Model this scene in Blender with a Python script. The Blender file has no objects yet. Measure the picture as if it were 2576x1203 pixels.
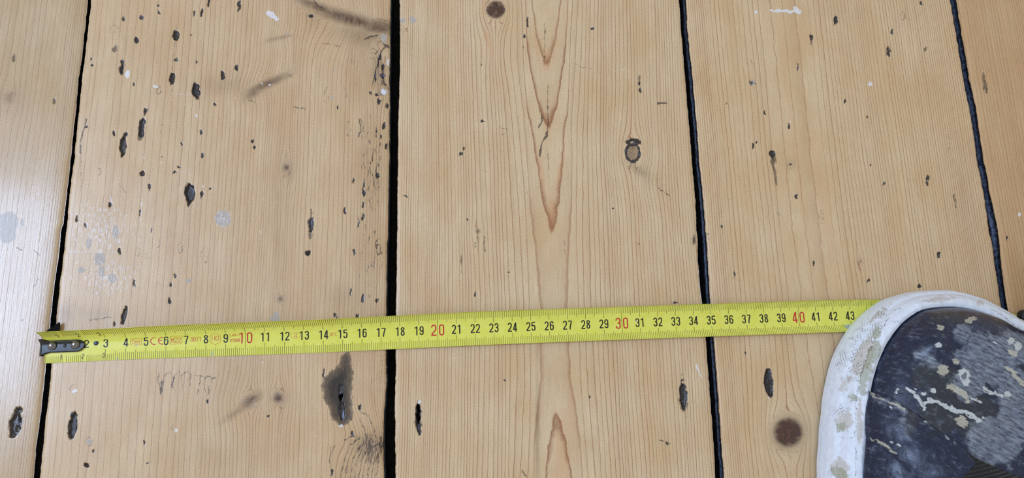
import bpy, math, random
import numpy as np
from mathutils import Matrix, Vector
from mathutils.bvhtree import BVHTree
rng = np.random.default_rng(7)
random.seed(7)
SC = bpy.context.scene
COL = SC.collection

# ------------------------------------------------------------------ camera, world, lights, exposure
FPX = 1700.0; HC = 366.06                      # focal length in pixels, camera height in mm
ROT = np.array([[0.99726817, 0.01023225, -0.07315394],
                [-0.02412711, 0.98116207, -0.19167388],
                [0.06981461, 0.19291525, 0.97872858]])
cam_d = bpy.data.cameras.new('camera'); cam = bpy.data.objects.new('camera', cam_d); COL.objects.link(cam)
cam_d.sensor_width = 36.0; cam_d.lens = FPX/2576*36.0; cam_d.clip_start = 0.02; cam_d.clip_end = 50
cam.matrix_world = Matrix.Translation((0, 0, HC/1000)) @ Matrix(ROT.tolist()).to_4x4()
SC.camera = cam
vs = SC.view_settings
vs.view_transform = 'Standard'; vs.look = 'None'; vs.gamma = 1.0; vs.use_curve_mapping = False
vs.exposure = 0.0
world = bpy.data.worlds.new('room_daylight'); SC.world = world; world.use_nodes = True
bg = world.node_tree.nodes['Background']
bg.inputs[0].default_value = (1.0, 0.97, 0.93, 1); bg.inputs[1].default_value = 0.62

def area(name, loc, target, sx, sy, power, col):
    l = bpy.data.lights.new(name, 'AREA'); l.shape = 'RECTANGLE'; l.size = sx; l.size_y = sy
    l.energy = power; l.color = col
    o = bpy.data.objects.new(name, l); COL.objects.link(o)
    o.location = loc
    o.rotation_euler = (Vector(target)-Vector(loc)).to_track_quat('-Z', 'Y').to_euler()
    return o
area('window_light', (-1.47, 0.24, 1.50), (-0.15, 0.02, 0), 0.66, 0.66, 26.0, (0.50, 0.67, 1.0))

# ------------------------------------------------------------------ helpers
def at(x, y, z=0.0):
    """photo pixel -> point (mm) on the horizontal plane at height z"""
    x = np.asarray(x, float); y = np.asarray(y, float)
    v = np.stack([x-1288, -(y-601.5), np.full_like(x, -FPX)], -1) @ ROT.T
    t = -(HC-z)/v[..., 2]
    return np.stack([v[..., 0]*t, v[..., 1]*t, np.full_like(x, 0)+z], -1)
def topx(P):
    c = (np.asarray(P, float)-np.array([0, 0, HC])) @ ROT
    return 1288-FPX*c[..., 0]/c[..., 2], 601.5+FPX*c[..., 1]/c[..., 2]

def srgb(r, g, b):
    f = lambda c: (c/255/12.92) if c/255 <= 0.04045 else ((c/255+0.055)/1.055)**2.4
    return (f(r), f(g), f(b), 1.0)

def tag(o, label=None, cat=None, group=None, kind=None):
    if label: o['label'] = label
    if cat: o['category'] = cat
    if group: o['group'] = group
    if kind: o['kind'] = kind
    return o
def empty(name, loc=(0, 0, 0)):
    o = bpy.data.objects.new(name, None); COL.objects.link(o); o.location = loc; o.empty_display_size = 0.02
    return o
def mesh_obj(name, V, F, mats, parent=None, smooth=True, attrs=None, mat_idx=None):
    """V (n,3) in mm world; F (m,4) or (m,3) int array or list"""
    me = bpy.data.meshes.new(name)
    V = np.asarray(V, float)/1000.0
    off = np.zeros(3)
    if parent is not None:
        off = np.array(parent_world(parent))
    V = V-off
    if isinstance(F, np.ndarray):
        k = F.shape[1]
        me.vertices.add(len(V)); me.vertices.foreach_set('co', V.astype(np.float32).ravel())
        me.loops.add(F.size); me.loops.foreach_set('vertex_index', F.astype(np.int32).ravel())
        me.polygons.add(len(F)); me.polygons.foreach_set('loop_start', np.arange(0, F.size, k, dtype=np.int32))
        me.update(calc_edges=True)
    else:
        me.from_pydata(V.tolist(), [], F)
    if not isinstance(mats, (list, tuple)): mats = [mats]
    for m in mats: me.materials.append(m)
    if mat_idx is not None: me.polygons.foreach_set('material_index', np.asarray(mat_idx, np.int32))
    me.polygons.foreach_set('use_smooth', np.full(len(me.polygons), smooth, dtype=bool))
    for k_, a in (attrs or {}).items():
        at_ = me.attributes.new(k_, 'FLOAT', 'POINT'); at_.data.foreach_set('value', np.asarray(a, np.float32).ravel())
    me.update()
    o = bpy.data.objects.new(name, me); COL.objects.link(o)
    if parent is not None: o.parent = parent
    return o
def parent_world(p):
    l = Vector(p.location)
    while p.parent is not None:
        p = p.parent; l = l+Vector(p.location)
    return l
def grid_faces(nr, nc, wrap=False):
    i = np.arange(nr-1)[:, None]; j = np.arange(nc if wrap else nc-1)[None, :]
    a = i*nc+j; b = i*nc+(j+1) % nc
    return np.stack([a, b, b+nc, a+nc], -1).reshape(-1, 4)

def hash2(i, j, s):
    h = np.sin(i*127.1+j*311.7+s*74.7)*43758.5453
    return h-np.floor(h)
def vnoise(x, y, s):
    xi = np.floor(x); yi = np.floor(y); fx = x-xi; fy = y-yi
    fx = fx*fx*(3-2*fx); fy = fy*fy*(3-2*fy)
    a = hash2(xi, yi, s); b = hash2(xi+1, yi, s); c = hash2(xi, yi+1, s); d = hash2(xi+1, yi+1, s)
    return (a*(1-fx)+b*fx)*(1-fy)+(c*(1-fx)+d*fx)*fy-0.5

class NT:
    """small builder for shader nodes"""
    def __init__(s, name):
        s.m = bpy.data.materials.new(name); s.m.use_nodes = True
        s.t = s.m.node_tree; s.n = s.t.nodes; s.l = s.t.links
        s.b = s.n['Principled BSDF']; s.out = s.n['Material Output']
    def put(s, inp, v):
        if hasattr(v, 'is_output'): s.l.new(v, inp)
        else: inp.default_value = v
    def attr(s, n):
        a = s.n.new('ShaderNodeAttribute'); a.attribute_name = n; return a.outputs['Fac']
    def math(s, op, a, b=0.0, c=0.0, clamp=False):
        m = s.n.new('ShaderNodeMath'); m.operation = op; m.use_clamp = clamp
        s.put(m.inputs[0], a); s.put(m.inputs[1], b)
        if op in ('MULTIPLY_ADD', 'SMOOTH_MIN', 'SMOOTH_MAX', 'WRAP'): s.put(m.inputs[2], c)
        return m.outputs[0]
    def mul(s, a, b): return s.math('MULTIPLY', a, b)
    def add(s, a, b): return s.math('ADD', a, b)
    def sub(s, a, b): return s.math('SUBTRACT', a, b)
    def step(s, v, lo, hi, a=0.0, b=1.0):
        m = s.n.new('ShaderNodeMapRange'); m.interpolation_type = 'SMOOTHSTEP'
        s.put(m.inputs[0], v); s.put(m.inputs[1], lo); s.put(m.inputs[2], hi); s.put(m.inputs[3], a); s.put(m.inputs[4], b)
        return m.outputs[0]
    def lin(s, v, lo, hi, a=0.0, b=1.0):
        m = s.n.new('ShaderNodeMapRange'); m.clamp = True
        s.put(m.inputs[0], v); s.put(m.inputs[1], lo); s.put(m.inputs[2], hi); s.put(m.inputs[3], a); s.put(m.inputs[4], b)
        return m.outputs[0]
    def mix(s, f, a, b, mode='MIX'):
        m = s.n.new('ShaderNodeMix'); m.data_type = 'RGBA'; m.blend_type = mode
        s.put(m.inputs[0], f); s.put(m.inputs[6], a); s.put(m.inputs[7], b)
        return m.outputs[2]
    def coord(s, scale=(1, 1, 1)):
        g = s.n.new('ShaderNodeNewGeometry')
        m = s.n.new('ShaderNodeVectorMath'); m.operation = 'MULTIPLY'
        s.l.new(g.outputs['Position'], m.inputs[0]); m.inputs[1].default_value = scale
        return m.outputs[0]
    def vec(s, x, y, z=0.0):
        m = s.n.new('ShaderNodeCombineXYZ'); s.put(m.inputs[0], x); s.put(m.inputs[1], y); s.put(m.inputs[2], z)
        return m.outputs[0]
    def noise(s, v, scale=1.0, detail=2.0, rough=0.5, dist=0.0, dim='3D'):
        t = s.n.new('ShaderNodeTexNoise'); t.noise_dimensions = dim
        s.put(t.inputs['Vector'], v); t.inputs['Scale'].default_value = scale; t.inputs['Detail'].default_value = detail
        t.inputs['Roughness'].default_value = rough; t.inputs['Distortion'].default_value = dist
        return t.outputs['Fac']
    def white(s, v):
        t = s.n.new('ShaderNodeTexWhiteNoise'); t.noise_dimensions = '1D'; s.put(t.inputs['W'], v)
        return t.outputs['Value']
    def bump(s, h, strength, dist, prev=None):
        b = s.n.new('ShaderNodeBump'); s.put(b.inputs['Height'], h); s.put(b.inputs['Strength'], strength)
        b.inputs['Distance'].default_value = dist
        if prev is not None: s.l.new(prev, b.inputs['Normal'])
        return b.outputs[0]
    def fin(s, color, rough, normal=None, metal=0.0, spec=0.5, coat=0.0):
        s.put(s.b.inputs['Base Color'], color); s.put(s.b.inputs['Roughness'], rough)
        s.put(s.b.inputs['Metallic'], metal); s.put(s.b.inputs['Specular IOR Level'], spec)
        if coat: s.put(s.b.inputs['Coat Weight'], coat); s.b.inputs['Coat Roughness'].default_value = 0.24
        if normal is not None: s.l.new(normal, s.b.inputs['Normal'])
        return s.m

# ------------------------------------------------------------------ wood material (grain rings, knots, marks come from mesh attributes)
def wood_material(name, early, late, seed, warm=1.0, gloss=0.38):
    t = NT(name)
    ring = t.attr('ring'); lw = t.attr('linewidth'); gx = t.attr('grain_x'); gy = t.attr('grain_y')
    dark = t.attr('dent'); brown = t.attr('stain'); grey = t.attr('grey_paint_glint'); white = t.attr('white_paint_glint')
    crack = t.attr('crack'); knot = t.attr('knot'); grime = t.attr('grime'); wear_glare = t.attr('scuffed')
    red_tone = t.attr('red_wood')
    # ring line with a slightly wandering edge
    wob = t.noise(t.vec(t.mul(gx, 0.05), t.mul(gy, 0.03), seed), 1.0, 3.0, 0.55)
    rr = t.add(ring, t.mul(t.sub(wob, 0.5), 0.30))
    fl = t.math('FLOOR', rr); fr = t.math('FRACT', rr)
    rnd = t.white(t.add(fl, seed)); rnd2 = t.white(t.add(fl, seed+31.7))
    a = t.math('SUBTRACT', 1.0, lw)                       # sawtooth: soft rise, sharp end
    rise = t.lin(fr, t.sub(a, t.mul(lw, 0.25)), 0.93)
    rise = t.math('POWER', rise, 1.5)
    fall = t.lin(fr, 0.93, 1.0, 1.0, 0.0)
    line = t.mul(rise, fall)
    # broken, pore-like lines
    pore = t.noise(t.vec(t.mul(gx, 0.5), t.mul(gy, 0.16), seed+3), 1.0, 3.0, 0.65)
    line = t.mul(line, t.lin(pore, 0.25, 0.60, 0.55, 1.0))
    line = t.mul(line, t.lin(rnd, 0.0, 1.0, 0.55, 1.2))
    # broad colour bands between rings, long fibres, blotches
    fib = t.noise(t.vec(t.mul(gx, 0.35), t.mul(gy, 0.012), seed+9), 1.0, 4.0, 0.65)
    blotch = t.noise(t.vec(t.mul(gx, 0.012), t.mul(gy, 0.006), seed+5), 1.0, 3.0, 0.55)
    fine = t.noise(t.vec(t.mul(gx, 0.60), t.mul(gy, 0.46), seed+1), 1.0, 2.0, 0.75)
    c = t.mix(t.lin(fib, 0.3, 0.7), srgb(*[v*0.93 for v in early]), srgb(*[min(255, v*1.045) for v in early]))
    c = t.mix(t.lin(blotch, 0.35, 0.68, 0.0, 0.65), c, srgb(early[0]*0.93, early[1]*0.87, early[2]*0.78))
    c = t.mix(t.mul(t.lin(fr, 0.0, 1.0), t.lin(rnd2, 0.3, 1.0, 0.0, 0.20)), c, srgb(*late))
    c = t.mix(t.mul(red_tone, 0.75), c, srgb(212, 160, 116))  # reddish wood colour
    c = t.mix(t.math('MULTIPLY', line, 0.95*warm, clamp=True), c, srgb(*late))
    # raised grain speckle
    c = t.mix(t.lin(fine, 0.52, 0.72, 0.0, 0.60), c, srgb(late[0]*0.82, late[1]*0.80, late[2]*0.82))
    c = t.mix(t.lin(fine, 0.42, 0.28, 0.0, 0.34), c, srgb(240, 226, 200))
    # knots: dark heart with rings
    kring = t.math('SINE', t.mul(ring, 6.2832))
    kc = t.mix(t.lin(kring, -1.0, 1.0, 0.2, 0.65), srgb(46, 28, 22), srgb(106, 72, 52))
    kn = t.noise(t.vec(t.mul(gx, 0.09), t.mul(gy, 0.05), 2.0), 1.0, 3.0, 0.6)
    c = t.mix(t.math('MULTIPLY', knot, t.lin(kn, 0.25, 0.7, 0.65, 1.15), clamp=True), c, kc)
    # grime: dark vertical flecks in worn zones
    g1 = t.noise(t.vec(t.mul(gx, 0.22), t.mul(gy, 0.035), seed+12), 1.0, 4.0, 0.7, 0.6)
    gm = t.step(t.add(g1, t.mul(grime, 0.30)), 0.74, 0.84)
    gm = t.mul(gm, t.step(grime, 0.02, 0.3))
    c = t.mix(t.mul(grime, t.lin(fine, 0.3, 0.7, 0.12, 0.42)), c, srgb(150, 116, 72))
    c = t.mix(t.mul(gm, 0.85), c, srgb(64, 50, 40))
    # rusty / oily stains
    en = t.noise(t.vec(t.mul(gx, 0.16), t.mul(gy, 0.06), 4.0), 1.0, 4.0, 0.65)
    en2 = t.noise(t.vec(t.mul(gx, 0.30), t.mul(gy, 0.22), 8.0), 1.0, 3.0, 0.7)
    e = t.mul(t.sub(en, 0.5), 13.0)
    bm = t.step(t.add(brown, e), -1.6, 1.6)
    c = t.mix(t.mul(bm, t.step(t.add(brown, e), 0.0, 9.0, 0.68, 0.97)), c, t.mix(t.step(t.add(brown, e), 9.0, 24.0), t.mix(t.lin(en2, 0.35, 0.65), srgb(66, 52, 38), srgb(98, 84, 66)), srgb(34, 28, 26)))
    # grey filler, paint splashes and a painted highlight
    gp = t.step(t.add(grey, t.mul(t.sub(en2, 0.5), 5.0)), -0.8, 0.8)
    c = t.mix(t.mul(gp, 0.82), c, t.mix(t.lin(en2, 0.3, 0.7), srgb(160, 156, 152), srgb(186, 180, 174)))
    # scuffed pale patches, with window glare painted in at the left
    en3 = t.noise(t.vec(t.mul(gx, 0.30), t.mul(gy, 0.075), 14.0), 1.0, 4.0, 0.7)
    sc = t.mul(t.step(t.add(en3, t.mul(wear_glare, 0.20)), 0.64, 0.74), t.step(wear_glare, 0.0, 0.3))
    c = t.mix(t.mul(sc, 0.62), c, srgb(226, 226, 232))
    # cracks, outlines of dents
    cm = t.step(t.add(crack, t.mul(t.sub(en2, 0.52), 4.0)), -1.0, 0.9)
    c = t.mix(t.mul(cm, 0.85), c, srgb(62, 50, 44))
    # dark nail holes and dents
    dm = t.step(t.add(dark, e), -0.9, 1.0)
    dcol = t.mix(t.step(en2, 0.40, 0.58), srgb(15, 12, 12), srgb(50, 42, 40))
    dcol = t.mix(t.mul(t.step(en, 0.58, 0.66), 0.65), dcol, srgb(108, 116, 140))  # bluish glints painted into the dent colour
    c = t.mix(t.mul(dm, 0.97), c, dcol)
    wp = t.step(t.add(white, t.mul(t.sub(en, 0.5), 5.0)), -0.7, 0.9)
    c = t.mix(t.mul(wp, t.lin(en2, 0.32, 0.5, 0.35, 0.92)), c, t.mix(t.step(brown, 4.0, 10.0), srgb(226, 227, 232), srgb(132, 140, 168)))
    h = t.add(t.mul(line, -0.35), t.add(t.mul(fine, 0.5), t.mul(fib, 0.9)))
    h = t.sub(h, t.add(t.mul(cm, 0.6), t.add(t.mul(dm, t.lin(en2, 0.3, 0.7, 0.0, 0.9)), t.mul(gm, 0.6))))
    nrm = t.bump(h, 0.50, 0.00010)
    cn = t.bump(t.add(t.mul(line, -0.7), t.mul(fib, 1.5)), 0.30, 0.00010)
    t.l.new(cn, t.b.inputs['Coat Normal']); t.b.inputs['Coat Roughness'].default_value = gloss*0.55
    t.b.inputs['Coat Weight'].default_value = 0.36 if gloss < 0.3 else 0.12
    rg = t.add(t.lin(en2, 0.3, 0.7, gloss-0.06, gloss+0.08), t.mul(gp, 0.25))
    return t.fin(c, rg, nrm, spec=0.5)

# ------------------------------------------------------------------ floor boards
def gap(pts): return np.array(pts, float)
G1 = gap([(0,218,227),(133,203.5,211.5),(200,194,203.5),(266,188,197),(333,181,189.5),(400,174,184),(446,169,177),(513,162,170.5),(560,156,166),(579,150,163.6),(646,143,156.5),(712,134,148),(779,126,141),(810,122,138.5),(916,112,126),(976,106,122),(1051,97,112),(1126,87,105),(1203,80,97)])
G2 = gap([(0,982,1005.4),(60,981,1005),(133,981,1006),(200,978.8,1004.7),(266,980.5,1002),(333,979,1001),(400,979,1000.4),(513,975.5,999.7),(580,975.5,998.7),(646,972.5,997.7),(712,972,996.5),(779,971,995.4),(879,970.4,995.3),(967,971.6,994.5),(1026,966.6,992),(1060,965,993.5),(1099,963.7,993),(1143,964.5,994),(1203,966.6,995)])
G3 = gap([(0,1710,1726.8),(66,1714.5,1730),(133,1719.5,1736.7),(200,1726,1744.4),(266,1731,1749.4),(332,1736.7,1756),(400,1742,1760),(446,1746,1765),(513,1751.7,1772),(579,1754.4,1776.6),(592,1756,1779),(646,1756.7,1781),(712,1762.7,1786),(762,1767.6,1788.6),(850,1777,1796.3),(908,1780.8,1801.6),(967,1786,1806.6),(1026,1790.4,1810.4),(1085,1794.8,1814.5),(1143,1797.8,1818.3),(1203,1802,1823.6)])
G4 = gap([(0,2394,2409),(66,2405,2419),(133,2416.7,2430.7),(200,2427.4,2442.3),(266,2440.7,2457.3),(332,2452.3,2467.3),(400,2461.6,2477),(446,2470.6,2487),(486,2478,2493),(513,2482,2500.5),(579,2491.5,2513.8),(612,2499,2517),(646,2503.8,2519.5),(712,2513.8,2528.8),(779,2523.8,2538.8),(1203,2596,2612)])
def shift_gap(g, x0, slope): return np.array([(y, x0+slope*y-6, x0+slope*y+8) for y in (0, 1203)], float)
GA = shift_gap(None, -540, -0.21); GB = shift_gap(None, 3080, 0.255)
GZ = shift_gap(None, -1300, -0.30); GC = shift_gap(None, 3780, 0.34)
def edge(g, col, y, jit=0.0, seed=0):
    ys = g[:, 0]; xs = g[:, col]
    k = (xs[-1]-xs[0])/(ys[-1]-ys[0])
    x = np.interp(y, ys, xs)
    x = np.where(y < ys[0], xs[0]+k*(y-ys[0]), x); x = np.where(y > ys[-1], xs[-1]+k*(y-ys[-1]), x)
    if jit: x = x+jit*(vnoise(y/14.0, y*0+seed, seed)*1.6+vnoise(y/4.0, y*0+seed, seed+1)*0.8)
    return x
def edge_lin(g, col, y):
    p = np.polyfit(g[:, 0], g[:, col], 1); return p[0]*y+p[1]
def spaced(v0, v1, lo, hi, step):
    """dense between lo and hi, growing steps outside"""
    core = list(np.arange(max(v0, lo), min(v1, hi), step))
    out = []; x = core[0]; s = step
    while x > v0: s = min(s*1.35, 60); x -= s; out.append(max(x, v0))
    out = out[::-1]+core; x = core[-1]; s = step
    while x < v1: s = min(s*1.35, 60); x += s; out.append(min(x, v1))
    return np.array(out)

# ---- marks, in photo pixels: (channel, shape...)
# E: ellipse (ch, cx, cy, rx, ry, angle deg, depth mm)   R: ellipse outline   L: poly line with widths
MARKS = []
def El(ch, cx, cy, rx, ry, ang=0, dep=0.0): MARKS.append(('E', ch, cx, cy, rx, ry, ang, dep))
def Ri(ch, cx, cy, rx, ry, ang=0, w=0.9, a0=0, a1=360): MARKS.append(('R', ch, cx, cy, rx, ry, ang, w, a0, a1))
def Li(ch, pts, w=1.0, w2=None, dep=0.0): MARKS.append(('L', ch, pts, w, w if w2 is None else w2, dep))
D = 'dent'; B = 'stain'; G = 'grey_paint_glint'; W = 'white_paint_glint'; K = 'crack'
for m in [(310,48,3,5),(356,45,3,5),(400,32,3,6),(399,15,4,2),(342,101,6,8),(442,90,9,13),(479,89,4,2),(488,32,3,8),(508,32,3,10),
          (229,149,3,4),(231,163,4,4),(307,156,5,7),(307,173,5,14,8),(443,150,6,3),(432,198,8,16,5),(493,229,10,20,-3),(337,211,3,4),
          (356,322,7,26,8),(365,282,4,9,15),(286,334,4,8),(309,368,9,27,3),(316,337,5,7),(218,317,4,3),(457,362,2,7),(505,334,3,6),(495,156,2,4),
          (525,7,4,11),(507,33,4,9),(601,15,3,16,8),(783,40,6,4),(561,190,6,12),(595,170,5,8),(539,264,4,5),(636,356,4,6),(641,371,4,7),
          (932,233,4,5),(947,239,4,6),(952,254,4,9),(974,266,4,7),(964,316,4,9),(971,369,4,8),(851,269,2,6),(947,336,2,9),(957,345,2,7),
          (357,438,6,7),(449,421,4,4),(439,432,4,4),(407,395,2,2),(477,486,12,25,-4),(475,508,5,14),(377,470,3,10),(276,516,5,7),(351,535,3,8),
          (508,393,3,8),(508,490,3,9),(301,633,4,9),(337,712,3,10),(440,692,3,6),(429,714,3,5),(427,757,4,8),(317,774,4,4),(381,579,2,5),
          (214,566,2,8),(193,550,3,10),(774,637,8,7),(530,475,4,4),(890,455,4,6),(950,441,5,6),(868,530,4,7),(902,560,2,12),(932,412,3,3),
          (891,636,3,8),(912,752,3,12,12),(947,756,5,6),(882,736,2,10),(914,470,2,9),(916,487,3,12),(914,515,3,9),(912,545,3,9),(950,413,2,5),
          (1327,55,3,13),(1320,91,3,6),(1317,117,2,3),(1489,72,4,3),(1211,162,3,3,30),(1216,304,7,3,-30),(1168,374,3,5),(1159,386,3,5),
          (1021,493,6,2,25),(1196,741,4,7,10),(1279,686,3,2),(1176,552,3,3),(1608,210,3,5),(1609,226,4,7),(1828,260,3,4),(2005,161,3,4),(2006,173,2,6),
          (1984,316,3,8),(1894,367,3,9),(1904,358,3,4),(1924,281,2,5),(1944,388,9,10),(2004,495,3,8),(1541,523,4,2),(1607,613,3,2),(1989,414,3,3),
          (1815,571,1.6,5),(1847,692,1.6,8),(1699,762,5,3),(2102,50,4,11),(2040,93,4,9),(2318,6,3,5),(2243,80,3,6),(2234,122,4,5),(2236,134,4,7),
          (2183,296,3,4),(2126,256,3,7),(2334,448,4,7),(2333,462,2,7),(2190,417,2,3),(2223,463,2,4),(2362,641,4,8),(2185,706,3,5),(2312,721,6,5),
          (2047,662,1.6,10),(2533,598,2,6),(38,1068,15,30,8),(45,1034,10,9),(30,1092,8,14),(183,1070,10,34,8),(234,1136,3,5),
          (218,1170,7,6),(363,1113,3,5),(373,1165,4,3),(523,1010,3,7),(312,795,6,22,14),(288,816,4,5),(860,1035,8,26,-2),(856,985,6,24,0),
          (814,941,2.5,13),(676,1047,5,3),(905,1025,4,8),(886,1091,4,6),(835,1190,3,9),(1052,1050,7,36),(1055,1085,5,10),
          (1271,957,3,2),(1481,998,1.6,5),(1719,997,9,34,-3),(1717,962,3,12),(1934,966,11,34,-5),(1933,932,7,5),(1676,1114,4,3),(1682,1117,5,2),(1665,1110,5,1.5),
          (1875,888,1.5,4),(661,905,2,2),(848,795,2,5),(843,793,3,5),(899,797,3,8),(963,170,4,14),(955,150,3,18,10),(944,192,3,14),(962,190,7,6)]:
    cx, cy, rx, ry = m[:4]; a = m[4] if len(m) > 4 else 0
    El(D, cx, cy, rx, ry, a, 0.25+min(1.3, rx*0.12))
El(D, 858, 1001, 4, 11, 0, 9.0); El(D, 1052, 1042, 5, 26, 0, 9.0); El(D, 45, 1052, 5, 14, 10, 3.0); El(D, 38,1080,8,10,0,2.0)
for m in [(289,123,6,9),(310,48,4,6),(135,253,4,8),(33,145,5,9),(493,229,11,21,-3),(307,170,7,20,5),(356,325,8,30,8),(477,486,13,28,-4),(781,566,7,20),(783,540,3,12),
          (781,592,5,8),(1719,1000,11,36,-3),(1934,966,12,37,-5),(2478,213,5,24,-12),(2476,198,3,16,-10),(2402,505,3,20,-8),(2328,123,5,6),(183,1072,12,38,8),
          (38,1068,17,34,8),(57,807,3,4),(1946,402,8,12,-5),(2102,52,4,12),(2040,100,4,14),(1608,200,3,12),(1052,1050,9,40),(859,1010,27,58,-4),(2234,128,5,14)]:
    El(B, *m[:4], m[4] if len(m) > 4 else 0, 0.15)
El(D, 782, 568, 5, 17, 0, 0.6); El(D, 787, 556, 4, 8, 0, .4)
MARKS.append(('P', B, [(856,894),(870,888),(881,887),(888,938),(886,980),(884,1026),(889,1050),(879,1067),(858,1073),(834,1055),(827,1026),(814,1003),(809.6,967),(815,950),(826,938),(852,920)], 0.0))
Li(B, [(1946,405),(1948,425),(1952,450),(1954,466)], 4.5, 1.5, 0.3)
for m in [(291,584,9,18),(251,652,14,17),(256,684,9,14),(206,679,9,8),(283,701,12,12),(223,613,6,14),(475,708,7,7),(20,560,25,28),(18,592,21,20),(561,551,20,20),
          (1013,51,6.5,6.5),(1039,49,8.5,8),(1895,209,7,7),(723,86,4,3),(836,248,5,4),(842,175,3,3),(965,231,11,8),(690,806,12,8,20),(696,797,8,12),(965,98,7,12),
          (51,1062,5,16,5),(224,1111,6,8),(1720,980,3,12),(55,560,4,9)]:  # grey paint and filler, plus a highlight painted on the dent cluster
    El(G, *m[:4], m[4] if len(m) > 4 else 0)
Ri(D, 1895, 209, 7.5, 7.5, 0, 1.1, 90, 260); Li(D, [(1889,206),(1902,212)], 0.8)
for m in [(322,187,6,8),(390,218,7,4),(494,292,3,3),(676,34,9,6,25),(688,44,14,4,22),(684,38,9,7),(660,211,4,1.6,40),(679,214,4,3),(965,231,8,6),(977,156,3,9),(509,470,1.8,4),
          (655,583,1.8,7),(1902,30,4,4),(1974,28,40,4,4),(2005,25,12,7,30),(2191,210,5,6),(2565,540,4,4),(188,984,8,4),(661,912,1.5,5),(859,1071,6,3),(863,1046,2.4,13),(857,986,1.6,5),(1055,1012,3,4),  # includes a white highlight painted in the crater
          (1985,307,2,3),(1243,61,2,2),(1934,1003,4,1.5),(44,1088,2,9,15),(443,1083,4,4,20)]:
    El(W, *m[:4], m[4] if len(m) > 4 else 0)
Li(W, [(357,500),(356,525),(354,556)], 1.4, 0.8); Li(W, [(278,490),(283,512),(289,526)], 1.2, .8)
Li(W, [(1752,918),(1758,932),(1766,950)], 2.2, .8); Li(W, [(1757,640),(1760,700),(1766,762)], 1.3, 2.0)
Li(W, [(309,378),(340,391),(400,408),(440,425),(500,448),(560,470),(620,492),(700,510)], 0.25, 0.2)
Li(W, [(429,235),(470,238),(519,241)], 0.5); Li(W, [(1510,108),(1545,160),(1583,181)], .2); Li(W, [(1436,101),(1520,109),(1580,118)], -.1)
Li(W, [(0,490),(40,500),(95,510)], 0.1); Li(W, [(50,403),(68,418),(92,424)], 0.2)
Ri(K, 289, 75, 11, 10, 0, .5, 0, 180); Ri(K, 289,80,12,16,0,.1,180,270); Ri(K, 399, 228, 6, 9, 0, 1.0); Ri(K, 409, 326, 6, 13, 0, .2); Ri(K, 437, 581, 8, 14, 0, .1); Ri(K, 454, 624, 5, 12, 0, .6)
Ri(K, 515, 641, 8, 20, 0, .4); Ri(K, 394, 727, 6, 18, 0, .2, 0, 200); Ri(K, 367, 646, 9, 6, 0, .2); Ri(K, 345, 632, 6, 12, 0, .5, -90, 90); Ri(K, 397, 612, 4, 11, 0, .6, -120, 90)
Ri(K, 1813, 536, 3, 11, 0, .2); Ri(K, 1959, 532, 4, 10, 0, .6, 180, 340); Ri(K, 2271, 40, 5, 11, 0, .5); Ri(K, 2068, 545, 4, 16, 0, .6); Ri(K, 2376, 360, 14, 22, 0, .5, -60, 100)
Ri(K, 821, 240, 5, 19, 0, .5); Ri(K, 867, 233, 5, 13, 0, .9, -100, 90); Ri(K, 904, 319, 10, 20, 0, 1.0, -60, 100); Ri(K, 877, 322, 4, 20, 0, .5); Ri(K, 954, 620, 8, 20, 0, 1.3, 90, 300)
Ri(K, 188, 978, 12, 10, 0, .7, 60, 250); Ri(K, 437, 1078, 6, 9, 0, .9, 100, 240); Ri(K, 224, 1111, 8, 11, 0, .5); Ri(K, 248, 432, 5, 9, 0, .8, -90, 120)
Ri(K, 952, 628, 5, 14, 0, 1.0); Ri(K, 955, 665, 5, 12, 0, .5); Ri(K, 420, 838, 6, 10, 0, .5); Ri(K, 430, 735, 14, 20, 0, -.2); Ri(K, 283,72,9,12,0,.3)
def sc(L, ox, oy, k): return [(ox+a*k, oy+b*k) for a, b in L]
for L in [[(1065,500),(1058,560),(1080,635),(1095,560),(1110,500),(1135,495),(1150,510)], [(1195,490),(1160,530),(1150,590),(1175,630)],
          [(1195,490),(1215,510),(1210,560),(1230,610)], [(1215,520),(1250,490),(1275,510),(1265,560),(1280,610)], [(1310,515),(1345,520),(1330,590),(1315,650)],
          [(1345,520),(1365,525),(1370,600),(1385,660)], [(1370,530),(1395,520),(1415,535),(1400,600),(1390,650)], [(1420,540),(1440,530)]]:
    Li(K, sc(L, 0, 750, 0.3765), 0.75, 0.4)
Li(K, sc([(1080,560),(1078,640)], 0, 750, .3765), 1.6); Li(K, sc([(1160,530),(1152,590)], 0, 750, .3765), 1.5)
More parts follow.
